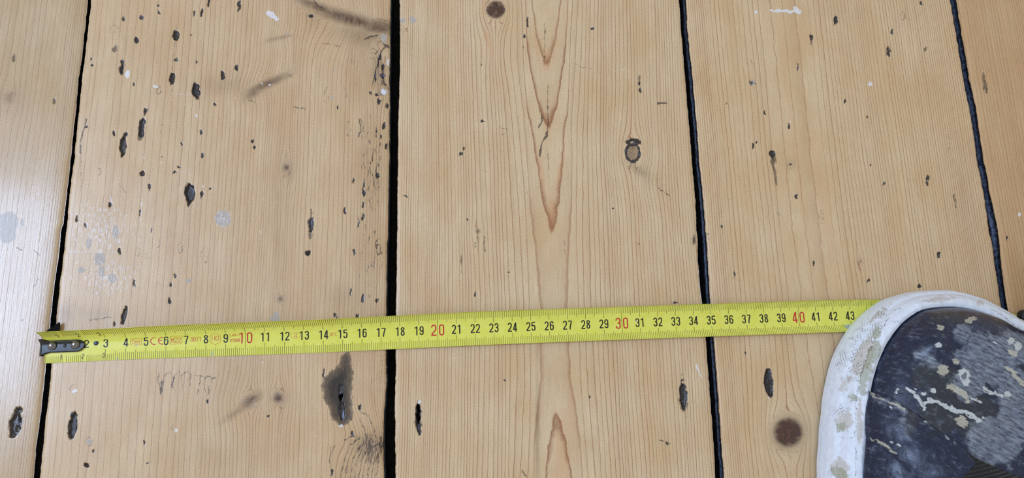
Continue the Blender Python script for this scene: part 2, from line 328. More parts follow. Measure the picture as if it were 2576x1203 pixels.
for L, w in [([(218,299),(208,335),(203,360),(203,385)],1.4),([(203,385),(205,430),(203,480)],.2),([(226,805),(250,803),(279,799)],.8),([(300,463),(308,472),(315,482)],.8),
          ([(42,624),(56,629)],1.3),([(86,628),(100,645)],.7),([(96,700),(88,716),(82,728)],.3),([(920,101),(930,92),(950,88)],1.6),([(626,252),(640,258)],.8),([(740,268),(770,275)],.8),
          ([(1371,57),(1371,110),(1370,153)],.3),([(1377,213),(1378,286)],.6),([(1379,380),(1380,450)],.5),([(1364,289),(1362,305),(1354,322)],1.4),([(1380,286),(1377,332)],1.0),
          ([(1377,332),(1372,346),(1362,362),(1358,392)],1.8),([(1449,163),(1465,168),(1487,173)],.4),([(1256,318),(1265,323),(1277,323)],.7),([(1262,338),(1274,337)],.5),
          ([(1219,595),(1219,635)],1.0),([(1160,640),(1162,690)],.7),([(1196,610),(1196,625)],.8),([(1419,600),(1422,640)],.3),([(1655,259),(1666,260),(1678,262)],1.6),
          ([(1655,470),(1668,482),(1686,495)],1.0),([(1313,1185),(1325,1202)],1.0),([(1780,588),(1784,606)],1.2),([(1746,592),(1743,614)],1.6),([(1749,596),(1747,612)],1.2),
          ([(2281,453),(2310,456),(2326,458)],-.1),([(1889,152),(1897,165)],.3),([(2376,640),(2400,650),(2425,656)],-.3),([(1345,470),(1250,545)],-.6),([(1200,380),(1320,386)],-.3),
          ([(905,300),(908,330),(900,345)],1.2),([(930,920),(934,960),(932,1000)],.2),([(958,880),(960,930),(957,990)],.2),([(1262,560),(1300,530)],-.7),([(1717,940),(1716,965)],.5),([(1725,1030),(1727,1052)],.3),
          ([(445,60),(441,80)],.4),([(442,100),(434,160),(434,184)],.3),([(431,214),(430,240)],.2),([(475,505),(475,535),(474,560)],.4),([(493,250),(490,285)],-.1)]:
    Li(K, L, w)
# curled, dirty grain at the lower right corner of the second board and by its knot
for k in range(9):
    x0 = 878+k*11; Li(K, [(x0-20, 1203), (x0-14, 1165), (x0-4, 1135), (x0+2, 1112)], 0.5+0.5*random.random(), 0.0)
Li(K, [(866,1110),(880,1102),(894,1096)], 1.2); Li(K, [(880,1122),(898,1108),(908,1098)], 1.1); Li(K, [(906,1052),(918,1090),(926,1110)], .8); Li(K, [(922,1040),(938,1075),(944,1100)], .8)
Li(K, [(902,1020),(908,1038),(921,1042)], 1.0); Li(K, [(934,1105),(928,1118),(940,1126),(952,1116),(958,1126)], 1.3); Li(K, [(958,1100),(956,1120),(966,1130)], 1.8)
Li(K, [(832,1125),(829,1160),(835,1185)], .9); Li(B, [(845,1118),(835,1135)], 1.0)
Li(K, [(965,112),(978,118)], 2.0); Li(K, [(970,115),(958,130),(950,160),(944,185),(936,215)], 1.3); Li(K, [(962,185),(968,212),(978,222)], 1.8); Li(K, [(944,134),(952,128)], 1.0)
for k in range(7): Li(K, [(936+k*3, 50+k*5), (958+k*2, 46+k*6), (976, 52+k*5)], .2)
Li(K, [(790,0),(797,12),(812,20)], 1.0); Li(B, [(761,103),(790,109),(820,112),(856,116)], -0.6, 0.6); El(B, 850, 116, 5, 1.6, 8)

def softell(X, Y, cx, cy, rx, ry, ang, p=1.0):
    a = math.radians(ang); dx = X-cx; dy = Y-cy
    u = dx*math.cos(a)+dy*math.sin(a); v = -dx*math.sin(a)+dy*math.cos(a)
    return np.exp(-((u/rx)**2+(v/ry)**2)**p)
# soft dark-wood areas (knot channel): cx, cy, rx, ry, angle, amount, sharpness
KNOTS = [(1247,24,23,22,0,1.1,6),(1592,384,16,22,0,.62,4),(1983,1088,38,38,0,1.2,3.2),(1984,1088,48,50,0,.35,2),(1984,1100,24,10,-10,1.3,1.5),(720,422,8,9,0,.85,1.4),(720,424,20,30,0,.28,1),(706,752,7,7,0,.8,1.5),(705,752,14,14,0,.3,1),
         (630,1009,30,14,-35,.72,1.3),(636,1003,9,6,-40,1.0,1.5),(700,1001,12,13,0,1.0,1.4),(700,1001,26,26,0,.25,1),(590,1040,45,10,-35,.35,1),(22,245,18,16,0,.45,1),(30,240,30,40,30,.15,1),
         (670,212,58,10,-24,.75,1.3),(640,232,30,12,-35,.6,1.2),(728,190,9,5,0,.5,1.3),(560,215,70,26,-6,.18,1),(700,96,34,6,-12,.35,1.3),(729,90,5,4,0,.4,1),
         (800,18,60,11,22,.85,1.2),(880,48,90,16,16,.95,1.2),(950,68,50,18,6,.85,1.4),(915,90,70,26,10,.4,1),(790,48,30,20,30,.15,1),
         (1202,582,6,6,0,.7,1.4),(1989,414,14,14,0,.22,1),(2165,657,4,4,0,.6,1.5),(2165,657,10,16,0,.2,1),(1610,430,38,12,30,.35,1),(1628,440,12,26,-20,.25,1),
         (860,745,70,30,0,.14,1),(950,170,16,50,0,.35,1.3),(930,1110,50,26,-15,.25,1.2),(1352,1080,6,150,0,.32,1.5),(1352,880,4,60,0,.22,1.5),(160,790,30,26,0,.3,1),(240,790,90,18,5,.16,1),
         (600,930,70,120,0,.08,1),(560,1150,120,60,0,.07,1),(2140,30,160,24,6,.05,1),(2430,520,26,180,-8,.10,1),(1746,604,8,14,0,.3,1),(700,540,22,200,0,.10,1)]
REDW = [(1375,150,11,26,0,.9,1.6),(1352,120,6,60,-9,.5,1.5),(1395,120,6,60,9,.45,1.5),(1379,312,9,18,0,.95,1.6),(1388,540,11,42,0,.95,1.8),(1362,430,6,60,-9,.6,1.6),(1410,430,7,50,12,.7,1.6),
        (1225,95,8,30,-16,.6,1.4),(1237,125,6,35,-4,.45,1.4),(1412,1170,22,130,0,.55,1.6),(1435,1020,8,80,-3,.4,1.4),(1215,20,7,26,0,.5,1.4),(1587,250,5,90,0,.3,1.5),(1604,600,5,90,0,.25,1.5),
        (2030,60,70,90,-20,.12,1),(2075,520,14,260,-10,.35,1.4),(1990,300,8,300,-8,.3,1.4),(2200,140,60,60,0,.08,1),(1890,1100,60,200,0,.08,1),(1630,1020,10,240,-2,.22,1.4)]
GRIME = [(915,160,60,120,0,.55,1.5),(935,420,42,160,0,.70,1.6),(930,640,44,140,0,.62,1.6),(910,800,60,100,0,.35,1.3),(935,1130,52,55,-20,1.0,1.4),(880,1180,46,34,0,.6,1.2),(958,200,20,90,0,.75,1.4),
         (940,60,50,40,0,.45,1.2),(470,560,60,250,0,.16,1),(300,680,100,90,0,.12,1),(870,930,60,80,0,.25,1.2),(400,150,140,140,0,.15,1),(1830,580,14,330,-3,.12,1),(950,960,22,60,0,.4,1)]
WEAR_GLARE = [(250,580,90,90,0,.8,1.2),(270,700,90,60,0,.75,1.2),(195,610,30,110,8,.5,1.2),(90,520,80,130,0,.35,1),(340,590,60,60,0,.4,1),(560,550,28,28,0,.7,3),(300,540,60,30,30,.6,1),(240,740,40,20,0,.6,1)]  # scuffs, plus painted window glare on the left boards
# flow of the grain: obstacles (knots the rings go round) and local bends
OBST = [(1247,24,27,30),(1592,384,24,30),(1984,1088,38,42),(720,422,13,22),(706,752,9,14),(632,1008,20,18),(700,1001,17,22),(22,245,16,22),(1202,582,8,12),(2165,657,7,14),(950,165,20,60),(857,1010,8,40)]
BEND = [(640,215,55,34,-22,16),(700,100,40,20,-10,8),(850,60,70,60,15,-40),(930,110,40,30,0,25),(560,1020,60,50,-30,12),(900,1100,60,60,-20,-26),(1225,110,22,60,0,-10),(1262,130,30,70,0,8),(1630,450,36,60,-15,14),(60,480,80,200,0,6)]

def dist_marks(X, Y):
    ch = {k: np.full(X.shape, -8.0) for k in (D, B, G, W, K)}
    dz = np.zeros(X.shape)
    X0_, Y0_ = X, Y
    X = X0_+4.2*vnoise(X0_/6, Y0_/9, 21)+2.0*vnoise(X0_/3, Y0_/4, 22); Y = Y0_+6.0*vnoise(X0_/4.5, Y0_/8, 23)
    for m in MARKS:
        if m[0] in 'LR' and X is not X0_ and m[1] in (K, W): pass
        if m[0] in 'ER':
            _, c, cx, cy, rx, ry, ang = m[:7]; ext = max(rx, ry)+9
            sel = (np.abs(X-cx) < ext) & (np.abs(Y-cy) < ext)
            if not sel.any(): continue
            x = X[sel]-cx; y = Y[sel]-cy; a = math.radians(ang)
            u = x*math.cos(a)+y*math.sin(a); v = -x*math.sin(a)+y*math.cos(a)
            q = np.sqrt((u/rx)**2+(v/ry)**2)+1e-6
            g = np.sqrt((u/rx**2)**2+(v/ry**2)**2)/q+1e-6
            sd = np.clip((1-q)/g, -8, min(rx, ry))
            if m[0] == 'R':
                th = np.degrees(np.arctan2(-v, u)) ; a0, a1 = m[8], m[9]
                d = m[7]-np.abs(sd)
                if a1-a0 < 360:
                    ok = ((th-a0) % 360) <= (a1-a0); d = np.where(ok, d, -8)
                ch[c][sel] = np.maximum(ch[c][sel], d)
            else:
                ch[c][sel] = np.maximum(ch[c][sel], sd)
                if m[7]: dz[sel] = np.minimum(dz[sel], -m[7]*np.clip((sd-0.6)/min(3.0, rx), 0, 1))
        elif m[0] == 'L':
            _, c, pts, w, w2, dep = m
            P = np.array(pts); ext = 10
            sel = (X > P[:, 0].min()-ext) & (X < P[:, 0].max()+ext) & (Y > P[:, 1].min()-ext) & (Y < P[:, 1].max()+ext)
            if not sel.any(): continue
            x = X[sel]; y = Y[sel]; best = np.full(x.shape, -8.0); n = len(P)-1
            for i in range(n):
                ax, ay = P[i]; bx, by = P[i+1]; L2 = (bx-ax)**2+(by-ay)**2+1e-9
                t = np.clip(((x-ax)*(bx-ax)+(y-ay)*(by-ay))/L2, 0, 1)
                d = np.hypot(x-ax-t*(bx-ax), y-ay-t*(by-ay)); ww = w+(w2-w)*(i+t)/n+(0.35 if c == K else 0)
                best = np.maximum(best, ww-d)
            ch[c][sel] = np.maximum(ch[c][sel], best)
            if dep: dz[sel] = np.minimum(dz[sel], -dep*np.clip(best/2+.3, 0, 1))
        else:
            _, c, pts, dep = m
            P = np.array(pts)
            sel = (X > P[:, 0].min()-9) & (X < P[:, 0].max()+9) & (Y > P[:, 1].min()-9) & (Y < P[:, 1].max()+9)
            if not sel.any(): continue
            x = X[sel]; y = Y[sel]; ins = np.zeros(x.shape, bool); best = np.full(x.shape, 99.0)
            for i in range(len(P)):
                ax, ay = P[i]; bx, by = P[(i+1) % len(P)]; L2 = (bx-ax)**2+(by-ay)**2+1e-9
                t = np.clip(((x-ax)*(bx-ax)+(y-ay)*(by-ay))/L2, 0, 1)
                best = np.minimum(best, np.hypot(x-ax-t*(bx-ax), y-ay-t*(by-ay)))
                if ay != by:
                    cr = ((ay > y) != (by > y)) & (x < (bx-ax)*(y-ay)/(by-ay)+ax); ins ^= cr
            ch[c][sel] = np.maximum(ch[c][sel], np.where(ins, best, -np.minimum(best, 8)))
    return ch, dz

RINGS = {  # spacing of the growth rings in px across each board, at the middle of the frame
 'p1': [(-560,12),(60,14),(90,10),(150,7)], 'p2': [(165,17),(300,20),(400,16),(520,13),(620,10),(700,7),(740,8),(800,11),(860,10),(900,7),(975,5)],
 'p3': [(1000,6.5),(1050,4.8),(1120,5.2),(1150,8.5),(1230,9.5),(1300,13),(1330,16),(1450,15),(1500,12),(1540,8),(1600,9),(1650,9),(1700,7),(1756,5.5)],
 'p4': [(1778,6.5),(1830,8),(1870,12),(1950,13),(1990,34),(2090,34),(2110,12),(2180,11),(2230,7),(2290,11),(2340,6),(2420,5.5),(2497,6)],
 'p5': [(2515,9),(2600,8),(3200,9)], 'px': [(-9999,10),(9999,10)]}
def ring_table(key):
    r = np.array(RINGS[key], float); xs = np.arange(r[0, 0]-600, r[-1, 0]+600, 1.0); sp = np.interp(xs, r[:, 0], r[:, 1])
    # make neighbouring rings unequal
    sp = sp*(1+0.7*vnoise(xs/22.0, xs*0, 5+len(key)))
    return xs, np.cumsum(1/sp), sp

def plank(parent, gl, gr, key, mat, side, seed, rim=None, y0=-1500, y1=2700, xin=(-10, 2586), yin=(-8, 1211), step=2.1, dense=True, z0=0.0):
    ys = spaced(y0, y1, *(yin if dense else (-1500, 2700)), step if dense else 90)
    lo = (edge(gl, 2, 601) if gl is not None else None); hi = edge(gr, 1, 601)
    lo = float(lo); hi = float(hi)
    if dense: xr = spaced(lo, hi, xin[0]-90 if xin[0] > lo else lo, min(xin[1]+140, hi), step)
    else: xr = np.linspace(lo, hi, 14)
    s = (xr-lo)/(hi-lo); s[0] = 0; s[-1] = 1
    s = np.unique(s)
    jt = 1.0 if dense else 0
    XL = edge(gl, 2, ys, jt, seed); XR = edge(gr, 1, ys, jt, seed+4)
    X = XL[:, None]*(1-s)+XR[:, None]*s; Y = np.repeat(ys[:, None], len(s), 1)
    l6, r6 = edge_lin(gl, 2, 601), edge_lin(gr, 1, 601)
    LL = edge_lin(gl, 2, ys)[:, None]; RR = edge_lin(gr, 1, ys)[:, None]
    # grain flow
    dx = np.zeros(X.shape)
    for (cx, cy, r, ry) in OBST:
        e = ry/r*1.5; u = X-cx; v = (Y-cy)/e; rho2 = u*u+v*v
        f = np.where(rho2 < r*r, rho2/(r*r), r*r/(rho2+1e-6)); dx -= 0.85*u*f*np.exp(-rho2/(r*4)**2)
    for (cx, cy, rx, ry, ang, A) in BEND: dx += A*softell(X, Y, cx, cy, rx, ry, ang)
    dx += 9*vnoise(X/150, Y/420, seed)+3.4*vnoise(X/60, Y/190, seed+2)+1.1*vnoise(X/24, Y/80, seed+6)
    Xr = l6+(X-LL)/(RR-LL)*(r6-l6)+dx
    xs, cum, sp = ring_table(key)
    if key == 'p3':
        yc = Y[:, :1]; xc = np.interp(Y, [-600, 0, 175, 325, 590, 760, 1203], [1372, 1374, 1375, 1378, 1387, 1394, 1404])
        # columns move with the board, so the centre is read in the straightened frame
        xc = l6+(xc-LL)/(RR-LL)*(r6-l6)
        c = np.interp(Y, [-1500, -300, 0, 175, 325, 590, 760, 950, 1203, 2700], [-9, -3.2, -1.0, 0, 1, 2, 2.45, 2.3, 1.35, -5])
        u = Xr-xc; rad = np.sqrt(u*u+70); sg = np.where(u > 0, 1, -1)
        GR = [0, 18, 47, 58, 73, 88]; GN = [0, .37, 1.3, 2.3, 3.25, 4.2]
        r_ = rad-8.37
        out_r = 4.2+np.interp(1390+r_, xs, cum)-np.interp(1478.0, xs, cum)
        out_l = 4.2+np.interp(1302.0, xs, cum)-np.interp(1390-r_, xs, cum)
        nn = np.where(r_ < 88, np.interp(r_, GR, GN), np.where(sg > 0, out_r, out_l))
        ring = nn+c/(1+(u/230)**2)+40
        vmask = np.clip((62-r_)/12, 0, 1)
    else:
        ring = np.interp(Xr, xs, cum)
    spx = np.interp(Xr, xs, sp); lw = np.clip(2.3/spx, 0.06, 0.40)
    if key == 'p3': lw = lw*(1-vmask)+0.24*vmask
    # knots carry their own rings
    kn = np.zeros(X.shape)
    for (cx, cy, rx, ry, ang, am, p) in KNOTS: kn = np.maximum(kn, am*softell(X, Y, cx, cy, rx, ry, ang, p))
    for (cx, cy, rx, ry, ang, am, p) in KNOTS:
        if p >= 2.2 or (am > .7):
            q = softell(X, Y, cx, cy, rx, ry, ang, max(p, 2.0)); rho = np.hypot((X-cx), (Y-cy))
            ring = ring*(1-q)+(rho/11.0+1.6*vnoise(X/13, Y/13, 3)+.6*vnoise(X/5, Y/5, 9))*q
    red = np.zeros(X.shape); gr_ = np.zeros(X.shape); we = np.zeros(X.shape)
    for (cx, cy, rx, ry, ang, am, p) in REDW: red = np.maximum(red, am*softell(X, Y, cx, cy, rx, ry, ang, p))
    for (cx, cy, rx, ry, ang, am, p) in GRIME: gr_ = np.maximum(gr_, am*softell(X, Y, cx, cy, rx, ry, ang, p))
    for (cx, cy, rx, ry, ang, am, p) in WEAR_GLARE: we = np.maximum(we, am*softell(X, Y, cx, cy, rx, ry, ang, p))
    ch, dz = dist_marks(X, Y)
    if key == 'p3':   # black bark ring of the knot, with the loose eye
        for (cx, cy, rx, ry, w) in ((1592, 384, 17, 22, 3.0), (1592, 358, 12, 6, 4.2), (1247, 24, 22, 21, .2)):
            q = np.hypot((X-cx)/rx, (Y-cy)/ry); d = w-np.abs(q-1)*min(rx, ry)
            ch[D] = np.maximum(ch[D], np.clip(d, -8, 5)); dz = np.minimum(dz, -0.3*np.clip(d/3, 0, 1))
    # a slightly crowned board with worn, rounded edges
    eL = (X-XL[:, None]); eR = (XR[:, None]-X); ed = np.minimum(eL, eR)
    Z = z0-0.9*np.exp(-ed/3.0)-0.25*np.exp(-ed/14.0)+dz+0.10*vnoise(X/90, Y/120, seed+8)
    P = at(X, Y, 0.0); P[..., 2] = Z
    nr_, nc_ = X.shape
    V = P.reshape(-1, 3); F = grid_faces(nr_, nc_)[:, ::-1]
    # side walls
    per = np.concatenate([np.arange(nc_), np.arange(1, nr_)*nc_+nc_-1, (nr_-1)*nc_+np.arange(nc_-2, -1, -1), np.arange(nr_-2, 0, -1)*nc_])
    low = V[per].copy(); low[:, 2] = -21.0
    mid = V[per].copy(); mid[:, 2] = -6.5+1.5*vnoise(per*0.37, per*0.0, seed)
    n0 = len(V); k = len(per); V2 = np.vstack([V, mid, low]); i = np.arange(k); j = (i+1) % k
    F2 = np.stack([per[i], n0+i, n0+j, per[j]], -1); F3 = np.stack([n0+i, n0+k+i, n0+k+j, n0+j], -1)
    FF = np.vstack([F, F2, F3]); mi = np.zeros(len(FF), int); mi[len(F):] = 1; mi[len(F):len(F)+k] = 2
    def full(a, v=0.0): return np.concatenate([a.ravel(), np.full(2*k, v)])
    at_ = {'ring': full(ring), 'linewidth': full(lw, .2), 'grain_x': full(Xr), 'grain_y': full(Y+0*X), 'knot': full(kn), 'grime': full(gr_), 'scuffed': full(we), 'red_wood': full(red)}  # 'scuffed' also holds the painted window glare
    for c_ in (D, B, G, W, K): at_[c_] = full(np.clip(ch[c_], -8, 30), -8)
    o = mesh_obj('floorboard', V2, FF, [mat, side, rim or side], parent, True, at_, mi)
    return o

floor = tag(empty('floor'), 'worn, stripped pine floorboards with open dark gaps', kind='structure')
sw = NT('gap_side_grime'); n_ = sw.noise(sw.coord((900, 260, 900)), 1.0, 4, .65)
side_mat = sw.fin(sw.mix(sw.lin(n_, .35, .68), srgb(22, 22, 26), srgb(74, 80, 98)), 0.6, sw.bump(n_, .5, .0006))
def rim_material(name, a, b):
    t = NT(name); n = t.noise(t.coord((1100, 350, 700)), 1.0, 4, .65)
    return t.fin(t.mix(t.lin(n, .36, .66), srgb(*a), srgb(*b)), .5, t.bump(n, .6, .0005))
rim_blue = rim_material('gap_side_blue_grey', (80, 94, 130), (196, 210, 236))  # lit upper strip of the gap wall, brightness painted in
rim_grey = rim_material('gap_side_pale_grey', (140, 142, 144), (224, 228, 232))  # pale colour paints the lit top of the gap wall
rim_olive = rim_material('gap_side_olive', (40, 38, 32), (96, 92, 76))
w1 = wood_material('pine_pale_grey', (203, 179, 144), (136, 102, 78), 11.0, 0.75, 0.22)
w2 = wood_material('pine_honey', (215, 189, 151), (144, 98, 62), 23.0, 0.80, 0.34)
w3 = wood_material('pine_striped', (222, 199, 161), (146, 90, 52), 37.0, 0.98, 0.40)
w4 = wood_material('pine_warm', (221, 196, 156), (150, 96, 58), 51.0, 0.9, 0.42)
w5 = wood_material('pine_brown', (208, 174, 130), (150, 102, 66), 67.0, 0.8, 0.42)
plank(floor, GA, G1, 'p1', w1, side_mat, 1, rim_olive, z0=-0.3)
plank(floor, G1, G2, 'p2', w2, side_mat, 2, rim_grey)
plank(floor, G2, G3, 'p3', w3, side_mat, 3, rim_olive, z0=-0.1)
plank(floor, G3, G4, 'p4', w4, side_mat, 4, rim_blue, z0=-0.1)
plank(floor, G4, GB, 'p5', w5, side_mat, 5, rim_blue)
plank(floor, GZ, GA, 'px', w2, side_mat, 6, dense=False)
plank(floor, GB, GC, 'px', w4, side_mat, 8, dense=False)
sb = NT('underfloor_dark'); n_ = sb.noise(sb.coord((500, 500, 500)), 1.0, 4, .6)
sub_mat = sb.fin(sb.mix(sb.lin(n_, .4, .7), srgb(14, 13, 13), srgb(46, 42, 40)), 0.9)  # near-black mottled colour under the boards
mesh_obj('subfloor', [(-700, -700, -21), (900, -700, -21), (900, 700, -21), (-700, 700, -21), (-700, -700, -30), (900, -700, -30), (900, 700, -30), (-700, 700, -30)],
         [(0, 1, 2, 3), (7, 6, 5, 4), (0, 4, 5, 1), (1, 5, 6, 2), (2, 6, 7, 3), (3, 7, 4, 0)], sub_mat, floor, False)

# ------------------------------------------------------------------ tape measure
CEN = {3:(264.9,863.4),4:(317,860.5),5:(367.8,857.7),6:(418.4,856.3),7:(468.7,853.5),8:(518.7,852),9:(568.2,850.6),10:(618.6,848.5),12:(715.9,845),14:(813.6,841.5),16:(910.9,837.9),20:(1100.8,829.3),24:(1288.1,823),28:(1473.2,816.8),32:(1653.9,809.9),36:(1833.1,803.7),40:(2008.2,798.5),43:(2138.6,794.3)}
ZC = 0.8
cp = np.array([at(*v, ZC)[:2] for v in CEN.values()]); cs = np.array([k*10.0 for k in CEN])
cfx = np.polyfit(cs, cp[:, 0], 2); cfy = np.polyfit(cs, cp[:, 1], 3)
def cen(s):
    s = np.asarray(s, float)
    x = np.polyval(cfx, s); y = np.polyval(cfy, np.clip(s, 15, 430))
    e = np.clip(s-430, 0, None)
    y = y-e*e*0.0011
    y = y+np.clip(15-s, 0, None)*-0.016
    return x, y
def tape(s, v):
    """s mm along the blade, v mm across (arc), -> surface point mm"""
    s = np.asarray(s, float); v = np.asarray(v, float); s, v = np.broadcast_arrays(s, v)
    x, y = cen(s); x2, y2 = cen(s+1.0); tx, ty = x2-x, y2-y; L = np.hypot(tx, ty); tx, ty = tx/L, ty/L
    ut = np.interp(s, [0, 30, 60, 140, 220, 430, 470], [5.9, 6.4, 7.0, 7.1, 8.6, 8.6, 9.3])
    zt = np.interp(s, [0, 20, 40, 140, 215, 425, 450, 530, 570], [9.6, 8.6, 7.0, 7.0, 3.9, 4.2, 1.0, 1.0, 5.0])
    ub = np.interp(s, [0, 40, 140, 220, 430, 470], [9.3, 9.0, 9.6, 9.0, 9.0, 9.4])
    zb = np.interp(s, [0, 140, 215, 425, 450, 530], [0.25, 0.35, 1.9, 2.6, 0.6, 0.6])
    zc = np.interp(s, [425, 450], [ZC, 0.45]); q = v/9.5
    u = np.where(q > 0, ut*q, ub*q); z = np.where(q > 0, zc+(zt-zc)*q*q, zc+(zb-zc)*q*q)
    return np.stack([x-ty*u, y+tx*u, z], -1)
def tape_n(s, v, h):
    p = tape(s, v); a = tape(np.asarray(s)+.5, v)-p; b = tape(s, np.asarray(v)+.25)-p
    n = np.cross(a, b); n /= np.linalg.norm(n, axis=-1, keepdims=True)
    return p+n*h
tm = empty('tape_measure', tuple(np.array([*[float(c) for c in cen(0.0)], 0.0])/1000))
tag(tm, 'yellow steel tape measure lying across the floorboards, end hook at the left gap', 'tape measure')

t = NT('tape_yellow_enamel')
n1 = t.noise(t.coord((260, 260, 260)), 1.0, 4, .6); n2 = t.noise(t.coord((1500, 1500, 1500)), 1.0, 2, .6)
worn = t.attr('worn')
c = t.mix(t.lin(n1, .3, .7), srgb(220, 220, 84), srgb(230, 229, 108))
c = t.mix(t.mul(t.step(t.add(worn, t.mul(t.sub(n2, .5), 3)), -.4, .5), .8), c, srgb(176, 188, 200))
c = t.mix(t.step(n2, .66, .76, 0, .25), c, srgb(150, 140, 60))
blade_mat = t.fin(c, t.lin(n1, .3, .7, .24, .34), t.bump(n2, .15, .00005), spec=.5)
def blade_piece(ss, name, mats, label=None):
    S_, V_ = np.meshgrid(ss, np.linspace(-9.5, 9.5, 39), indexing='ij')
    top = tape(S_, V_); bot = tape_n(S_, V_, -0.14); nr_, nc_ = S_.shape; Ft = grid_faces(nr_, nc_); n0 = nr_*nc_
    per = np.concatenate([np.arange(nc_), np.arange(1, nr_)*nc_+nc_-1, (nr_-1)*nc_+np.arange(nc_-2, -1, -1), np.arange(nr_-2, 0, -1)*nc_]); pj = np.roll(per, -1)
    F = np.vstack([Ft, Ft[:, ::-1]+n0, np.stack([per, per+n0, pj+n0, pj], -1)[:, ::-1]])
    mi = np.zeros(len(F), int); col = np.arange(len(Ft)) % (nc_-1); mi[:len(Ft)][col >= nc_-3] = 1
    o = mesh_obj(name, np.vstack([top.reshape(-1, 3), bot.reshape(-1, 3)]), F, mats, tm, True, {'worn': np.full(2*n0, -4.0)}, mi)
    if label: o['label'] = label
ob = NT('shaded_blade_olive'); nn = ob.noise(ob.coord((700, 700, 700)), 1.0, 3, .6)
olive_mat = ob.fin(ob.mix(ob.lin(nn, .35, .65), srgb(38, 36, 14), srgb(58, 54, 22)), .5)  # dark olive paints the shoe's shade on to the blade
blade_piece(np.arange(478, 576, 1.5), 'blade_tail', [olive_mat, blade_mat], 'blade end turned up beside the case, shade painted in dark olive')
ss = np.concatenate([np.arange(0.3, 60, 1.0), np.arange(60, 477, 2.0)]); vv = np.linspace(-9.5, 9.5, 39)
S_, V_ = np.meshgrid(ss, vv, indexing='ij')
top = tape(S_, V_); bot = tape_n(S_, V_, -0.14)
nr_, nc_ = S_.shape; Ft = grid_faces(nr_, nc_); n0 = nr_*nc_
per = np.concatenate([np.arange(nc_), np.arange(1, nr_)*nc_+nc_-1, (nr_-1)*nc_+np.arange(nc_-2, -1, -1), np.arange(nr_-2, 0, -1)*nc_])
pj = np.roll(per, -1)
wn = np.full(S_.shape, -4.0)
for (a, b, r, r2) in ((83.2, -8.2, 1.0, 1.7), (36, -8.8, .7, .9), (45.2, -2.0, .6, .8), (78.5, -5, .35, 1.8), (155.5, -7.5, .5, 2.0), (428, -6.5, 2.2, 1.6), (308, 1.0, .5, .6), (121,-7.3,.4,1.6)):
    wn = np.maximum(wn, (1-np.hypot((S_-a)/r, (V_-b)/r2))*2)
blade = mesh_obj('blade', np.vstack([top.reshape(-1, 3), bot.reshape(-1, 3)]), np.vstack([Ft, Ft[:, ::-1]+n0, np.stack([per, per+n0, pj+n0, pj], -1)[:, ::-1]]), blade_mat, tm, True,
                 {'worn': np.concatenate([wn.ravel(), np.full(n0, -4.0)])})

ink_black = NT('black_ink'); ink_black = ink_black.fin(srgb(22, 24, 12), .4)
ink_tick = NT('tick_ink'); ink_tick = ink_tick.fin(srgb(74, 76, 20), .4)
ink_red = NT('red_ink'); ink_red = ink_red.fin(srgb(196, 40, 40), .4)
ink_orange = NT('thin_red_ink'); ink_orange = ink_orange.fin(srgb(204, 98, 40), .4)

class Strokes:
    """flat printed strokes bent on to the blade"""
    def __init__(s, lift=0.05): s.V = []; s.F = []; s.lift = lift
    def stroke(s, pts, w, closed=False, wy=None):
        wy = w if wy is None else wy
        P = np.array(pts, float)
        if closed: P = np.vstack([P, P[:1]])
        Q = [P[0]]
        for a, b in zip(P[:-1], P[1:]):
            n = max(1, int(math.ceil(np.linalg.norm(b-a)/0.6)))
            for k in range(1, n+1): Q.append(a+(b-a)*k/n)
        Q = np.array(Q); m = len(Q)
        if closed:
            Q = Q[:-1]; m -= 1
            T = np.roll(Q, -1, 0)-np.roll(Q, 1, 0)
        else:
            T = np.gradient(Q, axis=0)
        T /= np.linalg.norm(T, axis=1, keepdims=True)+1e-12
        N_ = np.stack([-T[:, 1]*w/2, T[:, 0]*wy/2], 1)
        L = Q+N_; R_ = Q-N_
        # mitre correction at sharp bends
        b0 = len(s.V)
        for l, r in zip(L, R_): s.V.append(tuple(l)); s.V.append(tuple(r))
        rng_ = range(m if closed else m-1)
        for i in rng_:
            j = (i+1) % m; s.F.append((b0+2*i+1, b0+2*j+1, b0+2*j, b0+2*i))
    def build(s, name, mat, parent, label=None):
        A = np.array(s.V); P = tape_n(A[:, 0], A[:, 1], s.lift)
        o = mesh_obj(name, P, s.F, mat, parent, False)
        if label: o['label'] = label
        return o
def arc(cx, cy, rx, ry, a0, a1, n=9):
    return [(cx+rx*math.cos(math.radians(a0+(a1-a0)*i/n)), cy+ry*math.sin(math.radians(a0+(a1-a0)*i/n))) for i in range(n+1)]
